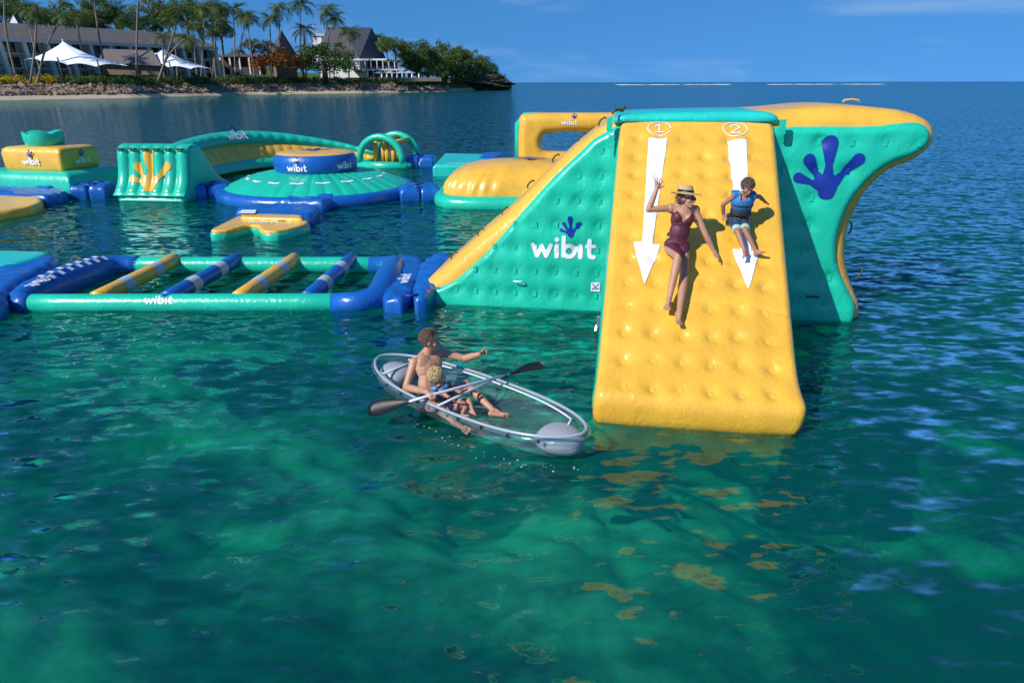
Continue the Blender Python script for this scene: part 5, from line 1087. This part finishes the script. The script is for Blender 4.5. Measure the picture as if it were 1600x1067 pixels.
def hair(I, m, n, length, rad, cover, flow=(0, -.5, -.6), lift=.25, seed=1, name='hair'):
    rng = np.random.default_rng(seed); mb = MB(); hs = I['hs']; H = I['H']; cap = MB()
    for k in range(n*4):
        d = rng.normal(size=3); d /= np.linalg.norm(d)
        if not cover(d): continue
        r = Vector((d[0]*.079, d[1]*.098-.012, d[2]*.103+.025)); nr = Vector(d); fl = Vector(flow)+Vector(rng.normal(size=3)*.2); fl = (fl-nr*fl.dot(nr)).normalized(); L = length*rng.uniform(.6, 1.2)
        pts = [r-nr*.01, r+(fl*.4+nr*lift*1.3)*L*.5+nr*.006, r+(fl+nr*lift)*L]; mb.tube([H(*p) for p in pts], [rad*hs, rad*.9*hs, rad*.25*hs], 5)
        n -= 1
        if n <= 0: break
    return mb.build(name, m, I['t'])
M['eyewhite'] = mat('eye_white', (.7, .68, .65), .3, .02); M['eyedark'] = mat('iris', (.03, .022, .015), .2); M['brow'] = mat('brow', (.07, .045, .03), .8); M['lips'] = mat('lips', (.30, .09, .075), .4)
def hairmat(name, c1, c2):
    m, nt, b = newmat(name); n = nt.nodes; g = n.new('ShaderNodeNewGeometry'); x = n.new('ShaderNodeMix'); x.data_type = 'RGBA'; x.inputs[6].default_value = (*c1, 1); x.inputs[7].default_value = (*c2, 1); nt.links.new(g.outputs['Random Per Island'], x.inputs[0]); nt.links.new(x.outputs[2], b.inputs['Base Color']); b.inputs['Roughness'].default_value = .45; return m
# --- woman on lane one
J = JOINTS['woman']; mid = (Vector(J['shR'])+Vector(J['shL']))/2; J['neck'] = tuple(mid+Vector((.01, -.02, .055))); J['head'] = tuple(at_y(1074, 311, mid.y-.04))
w = person('person', 'person in a maroon swimsuit and straw hat waving on the slide', 'person', J, 1.07, skinmat('tanned_skin', (.43, .225, .135)), 1.02, 'f', look=(.55, -.62, -.22), headup=(.10, .15, 1), palms={'R': (.1, -1, .1), 'Rcurl': .12, 'Rspread': .3, 'Rthumb': -1, 'L': (-.2, -.3, -.9), 'Lcurl': .25, 'Lthumb': 1})
M['maroon'] = mat('maroon_lycra', (.085, .012, .026), .55, .15, 8, .3, 60, dist=.004)
def suit(V):
    a, b, c = tors(w, V); ab = np.abs(b); d, t = legs(w, V)
    crotch = a*w['T']/w['s'] > -.135+ab*.80
    vneck = np.where(c > 0, a < .60+ab*2.6, a < .45+ab*2.5); sides = (a < .80) | ((ab > .055) & (ab < .105))
    return crotch & vneck & sides & (a < 1.03) & armfree(w, V, .06) & (ab < .19)
cloth(w, 'swimsuit', suit, .006, M['maroon'])
hm = hairmat('brown_hair', (.05, .028, .014), (.20, .11, .05)); hair(w, hm, 150, .10, .010, lambda d: d[1] < .15 and d[2] < .35 and d[2] > -.8, (0, -.7, -.8), .2, 4)
hair(w, hm, 14, .13, .009, lambda d: d[1] < -.2 and abs(d[2]) < .4 and d[0] < 0, (-.8, -.5, -.45), .35, 9, 'loose_hair')
def hatpt(x, y, z): return w['H'](x, y-.025+z*-.28, z+.028-y*.0)
def hatpart(name, prof, m, n=40, wob=0.):
    V = []; F = []
    for r, z in prof:
        for k in range(n): a = 2*math.pi*k/n; V.append(hatpt(r*math.cos(a)*.92, r*math.sin(a)*1.04, z+wob*math.sin(2*a)*(r > .13)))
    for i in range(len(prof)-1):
        for k in range(n): F.append((i*n+k, i*n+(k+1) % n, (i+1)*n+(k+1) % n, (i+1)*n+k))
    return part(name, V, F, m, w['t'])
M['straw'] = mat('straw', (.50, .33, .15), .85, .25, 60, .6, 120, dist=.004)
hat = hatpart('straw_hat', [(.205, .028), (.20, .033), (.15, .042), (.108, .05), (.105, .06), (.102, .11), (.098, .135), (.085, .146), (.045, .148), (.001, .147)], M['straw'], 40, .008); hatpart('hat_brim_underside', [(.105, .046), (.15, .036), (.205, .026)], M['straw'], 40, .008)
hb_ = hatpart('hat_band', [(.1095, .052), (.1085, .082)], M['black']); hb_.parent = hat
for k in (-1, 1): e = MB(); ellips(e, w['H'](k*.034, .094, .0), w['hl']*.029, w['hf']*.008, w['hu']*.022); e.build('sunglass_lens', M['black'], w['t'])
e = MB(); e.tube([w['H'](-.078, .0, .005), w['H'](-.068, .08, .008), w['H'](-.03, .104, .008), w['H'](0, .106, .006), w['H'](.03, .104, .008), w['H'](.068, .08, .008), w['H'](.078, .0, .005)], .004, 6); e.build('sunglass_frame', M['black'], w['t'])
e = MB(); ellips(e, w['H'](0, .101, -.070), w['hl']*.021, w['hf']*.005, w['hu']*.009); e.build('smile', M['eyewhite'], w['t'])
# --- boy on lane two
J = JOINTS['boy']; mid = (Vector(J['shR'])+Vector(J['shL']))/2; J['neck'] = tuple(mid+Vector((0, -.01, .035))); J['head'] = tuple(at_y(1167.5, 293, mid.y-.07))
b = person('person', 'child in a blue life vest and patterned shorts sliding down lane two', 'person', J, .74, skinmat('brown_skin', (.34, .165, .095)), .93, 'm', look=(.1, -.75, -.62), headup=(.12, -.45, .9), palms={'R': (.6, .2, -.6), 'L': (0, .3, -1), 'Lthumb': 1, 'Rthumb': -1}, voxel=.0052, child=True)
M['vestblue'] = mat('vest_blue', (.012, .14, .36), .55, .12, 12); M['vestdark'] = mat('vest_dark', (.02, .025, .035), .6, .2, 12); M['vestlight'] = mat('vest_light_blue', (.05, .26, .62), .5, .1, 10)
def pattern(name, c1, c2, scale, thr=.5):
    m, nt, bb = newmat(name); n = nt.nodes; t = n.new('ShaderNodeTexCoord'); v = n.new('ShaderNodeTexVoronoi'); v.inputs['Scale'].default_value = scale; nt.links.new(t.outputs['Object'], v.inputs['Vector']); r = n.new('ShaderNodeValToRGB'); r.color_ramp.interpolation = 'CONSTANT'; r.color_ramp.elements[0].color = (*c1, 1); r.color_ramp.elements[1].color = (*c2, 1); r.color_ramp.elements[1].position = thr; nt.links.new(v.outputs['Distance'], r.inputs['Fac']); nt.links.new(r.outputs[0], bb.inputs['Base Color']); bb.inputs['Roughness'].default_value = .7; return m
M['shorts'] = pattern('leaf_print', (.03, .10, .20), (.012, .03, .09), 22, .42); M['mint'] = mat('mint_hem', (.36, .52, .42), .7)
vok = lambda I, lo, hi: (lambda V: (lambda a, b_, c: (a > lo) & (a < hi) & armfree(I, V, .072) & (np.abs(b_) < .22) & ~((c > 0) & (a > .80) & (np.abs(b_) < .055)) & (np.linalg.norm(V-np.array(I['hd']), axis=1) > .13*I['hs']))(*tors(I, V)))
cloth(b, 'vest_upper', vok(b, .46, 1.04), .036, M['vestblue']); cloth(b, 'vest_lower', vok(b, .08, .46), .030, M['vestdark'])
shf = lambda I, lo, hi: (lambda V: (lambda d, t, a: ((t > lo) & (t < hi) & (d < .13) & (a < .2)) | ((lo < -.3) & (a < .12) & (a > -.45) & (t < hi) & (d < .2)))(*legs(I, V), tors(I, V)[0]))
cloth(b, 'shorts', lambda V: shf(b, -.5, .62)(V) & armfree(b, V, .05), .016, M['shorts']); cloth(b, 'shorts_hem', lambda V: shf(b, .60, .80)(V) & armfree(b, V, .05), .018, M['mint'])
hair(b, hairmat('wet_brown_hair', (.035, .024, .017), (.13, .095, .065)), 480, .05, .0062, lambda d: d[2] > -.25 and (d[1] < .55 or d[2] > .45) and not (d[1] > .3 and d[2] < .3), (0, .5, -.5), .16, 3)
for k in (.30, .62):
    e = MB(); c = Vector(b['J']['pel'])+b['U']*b['T']*k; pts = [c+b['F']*(.115*.74+.042)*math.cos(a)*1.03+b['L']*(.15*.74+.035)*math.sin(a) for a in np.linspace(-1.2, 1.2, 9)]; e.tube(pts, .011, 6); e.build('vest_strap', M['black'], b['t'])
# --- man in the kayak
J = JOINTS['man']; mid = (Vector(J['shR'])+Vector(J['shL']))/2; J['neck'] = tuple(mid+Vector((-.01, .0, .075))); J['head'] = tuple(Vector(J['neck'])+Vector((.035, .0, .165)))
g = pa[2]-ax*.0; wr = Vector(J['wrR']); J['tipR'] = tuple(g+ax*.0+Vector((0, -.0, .0)))
dirR = (g-Vector(J['elR'])).normalized(); J['wrR'] = tuple(g-dirR*.085+Vector((0, 0, .025)))
mn = person('person', 'bare chested person seated in the clear kayak pointing ahead', 'person', J, 1.06, skinmat('reddened_skin', (.47, .245, .155)), 1.14, 'm', look=(.95, .12, .02), headup=(.12, .05, 1), palms={'R': (.15, .2, -.95), 'Rcurl': 1.15, 'Rspread': .05, 'Rthumb': -1, 'L': (.25, -.5, -.8), 'Lthumb': 1}, point='L')
cloth(mn, 'swim_shorts', shf(mn, -.5, .42), .012, mat('navy_shorts', (.02, .025, .05), .8))
hair(mn, hairmat('short_brown_hair', (.045, .028, .018), (.17, .105, .06)), 800, .042, .0046, lambda d: (d[2] > .02 and d[1] < .62 and not (d[1] > .42 and d[2] < .45)) or (d[1] < -.1 and d[2] > -.55), (0, -.5, -.35), .32, 6)
hair(mn, hairmat('stubble', (.10, .055, .035), (.16, .09, .055)), 0, .01, .003, lambda d: False, seed=2, name='stubble') if False else None
# --- toddler
J = {k: tuple(Vector(v)+ke*.05+Vector((0, 0, .012))) for k, v in JOINTS['toddler'].items()}
td = person('person', 'fair haired toddler in a dark life vest between the kayaker\'s legs', 'person', J, .60, skinmat('fair_skin', (.46, .23, .15)), .98, 'm', look=(.9, .25, .25), headup=(-.05, .05, 1), palms={'R': (0, 0, -1), 'L': (0, 0, -1), 'Rthumb': -1}, voxel=.0045, child=True)
cloth(td, 'vest', vok(td, .10, .92), .026, M['vestdark']); 
nc = Vector(td['J']['neck']); e = MB(); e.tube([nc+td['F']*.085*math.cos(a)-td['F']*.0+td['L']*.10*math.sin(a)-td['U']*(.0+.06*max(0, math.cos(a))) for a in np.linspace(-2.7, 2.7, 17)], [.030]*17, 10); e.build('vest_collar', M['vestlight'], td['t'])
cloth(td, 'shorts', shf(td, -.5, .75), .012, pattern('check_print', (.62, .50, .47), (.40, .16, .15), 60, .35))
hair(td, hairmat('blond_hair', (.42, .27, .10), (.70, .52, .27)), 800, .05, .0042, lambda d: (d[2] > -.1 and d[1] < .6 and not (d[1] > .45 and d[2] < .4)) or (d[1] < -.05 and d[2] > -.6), (0, .2, -.8), .12, 8)
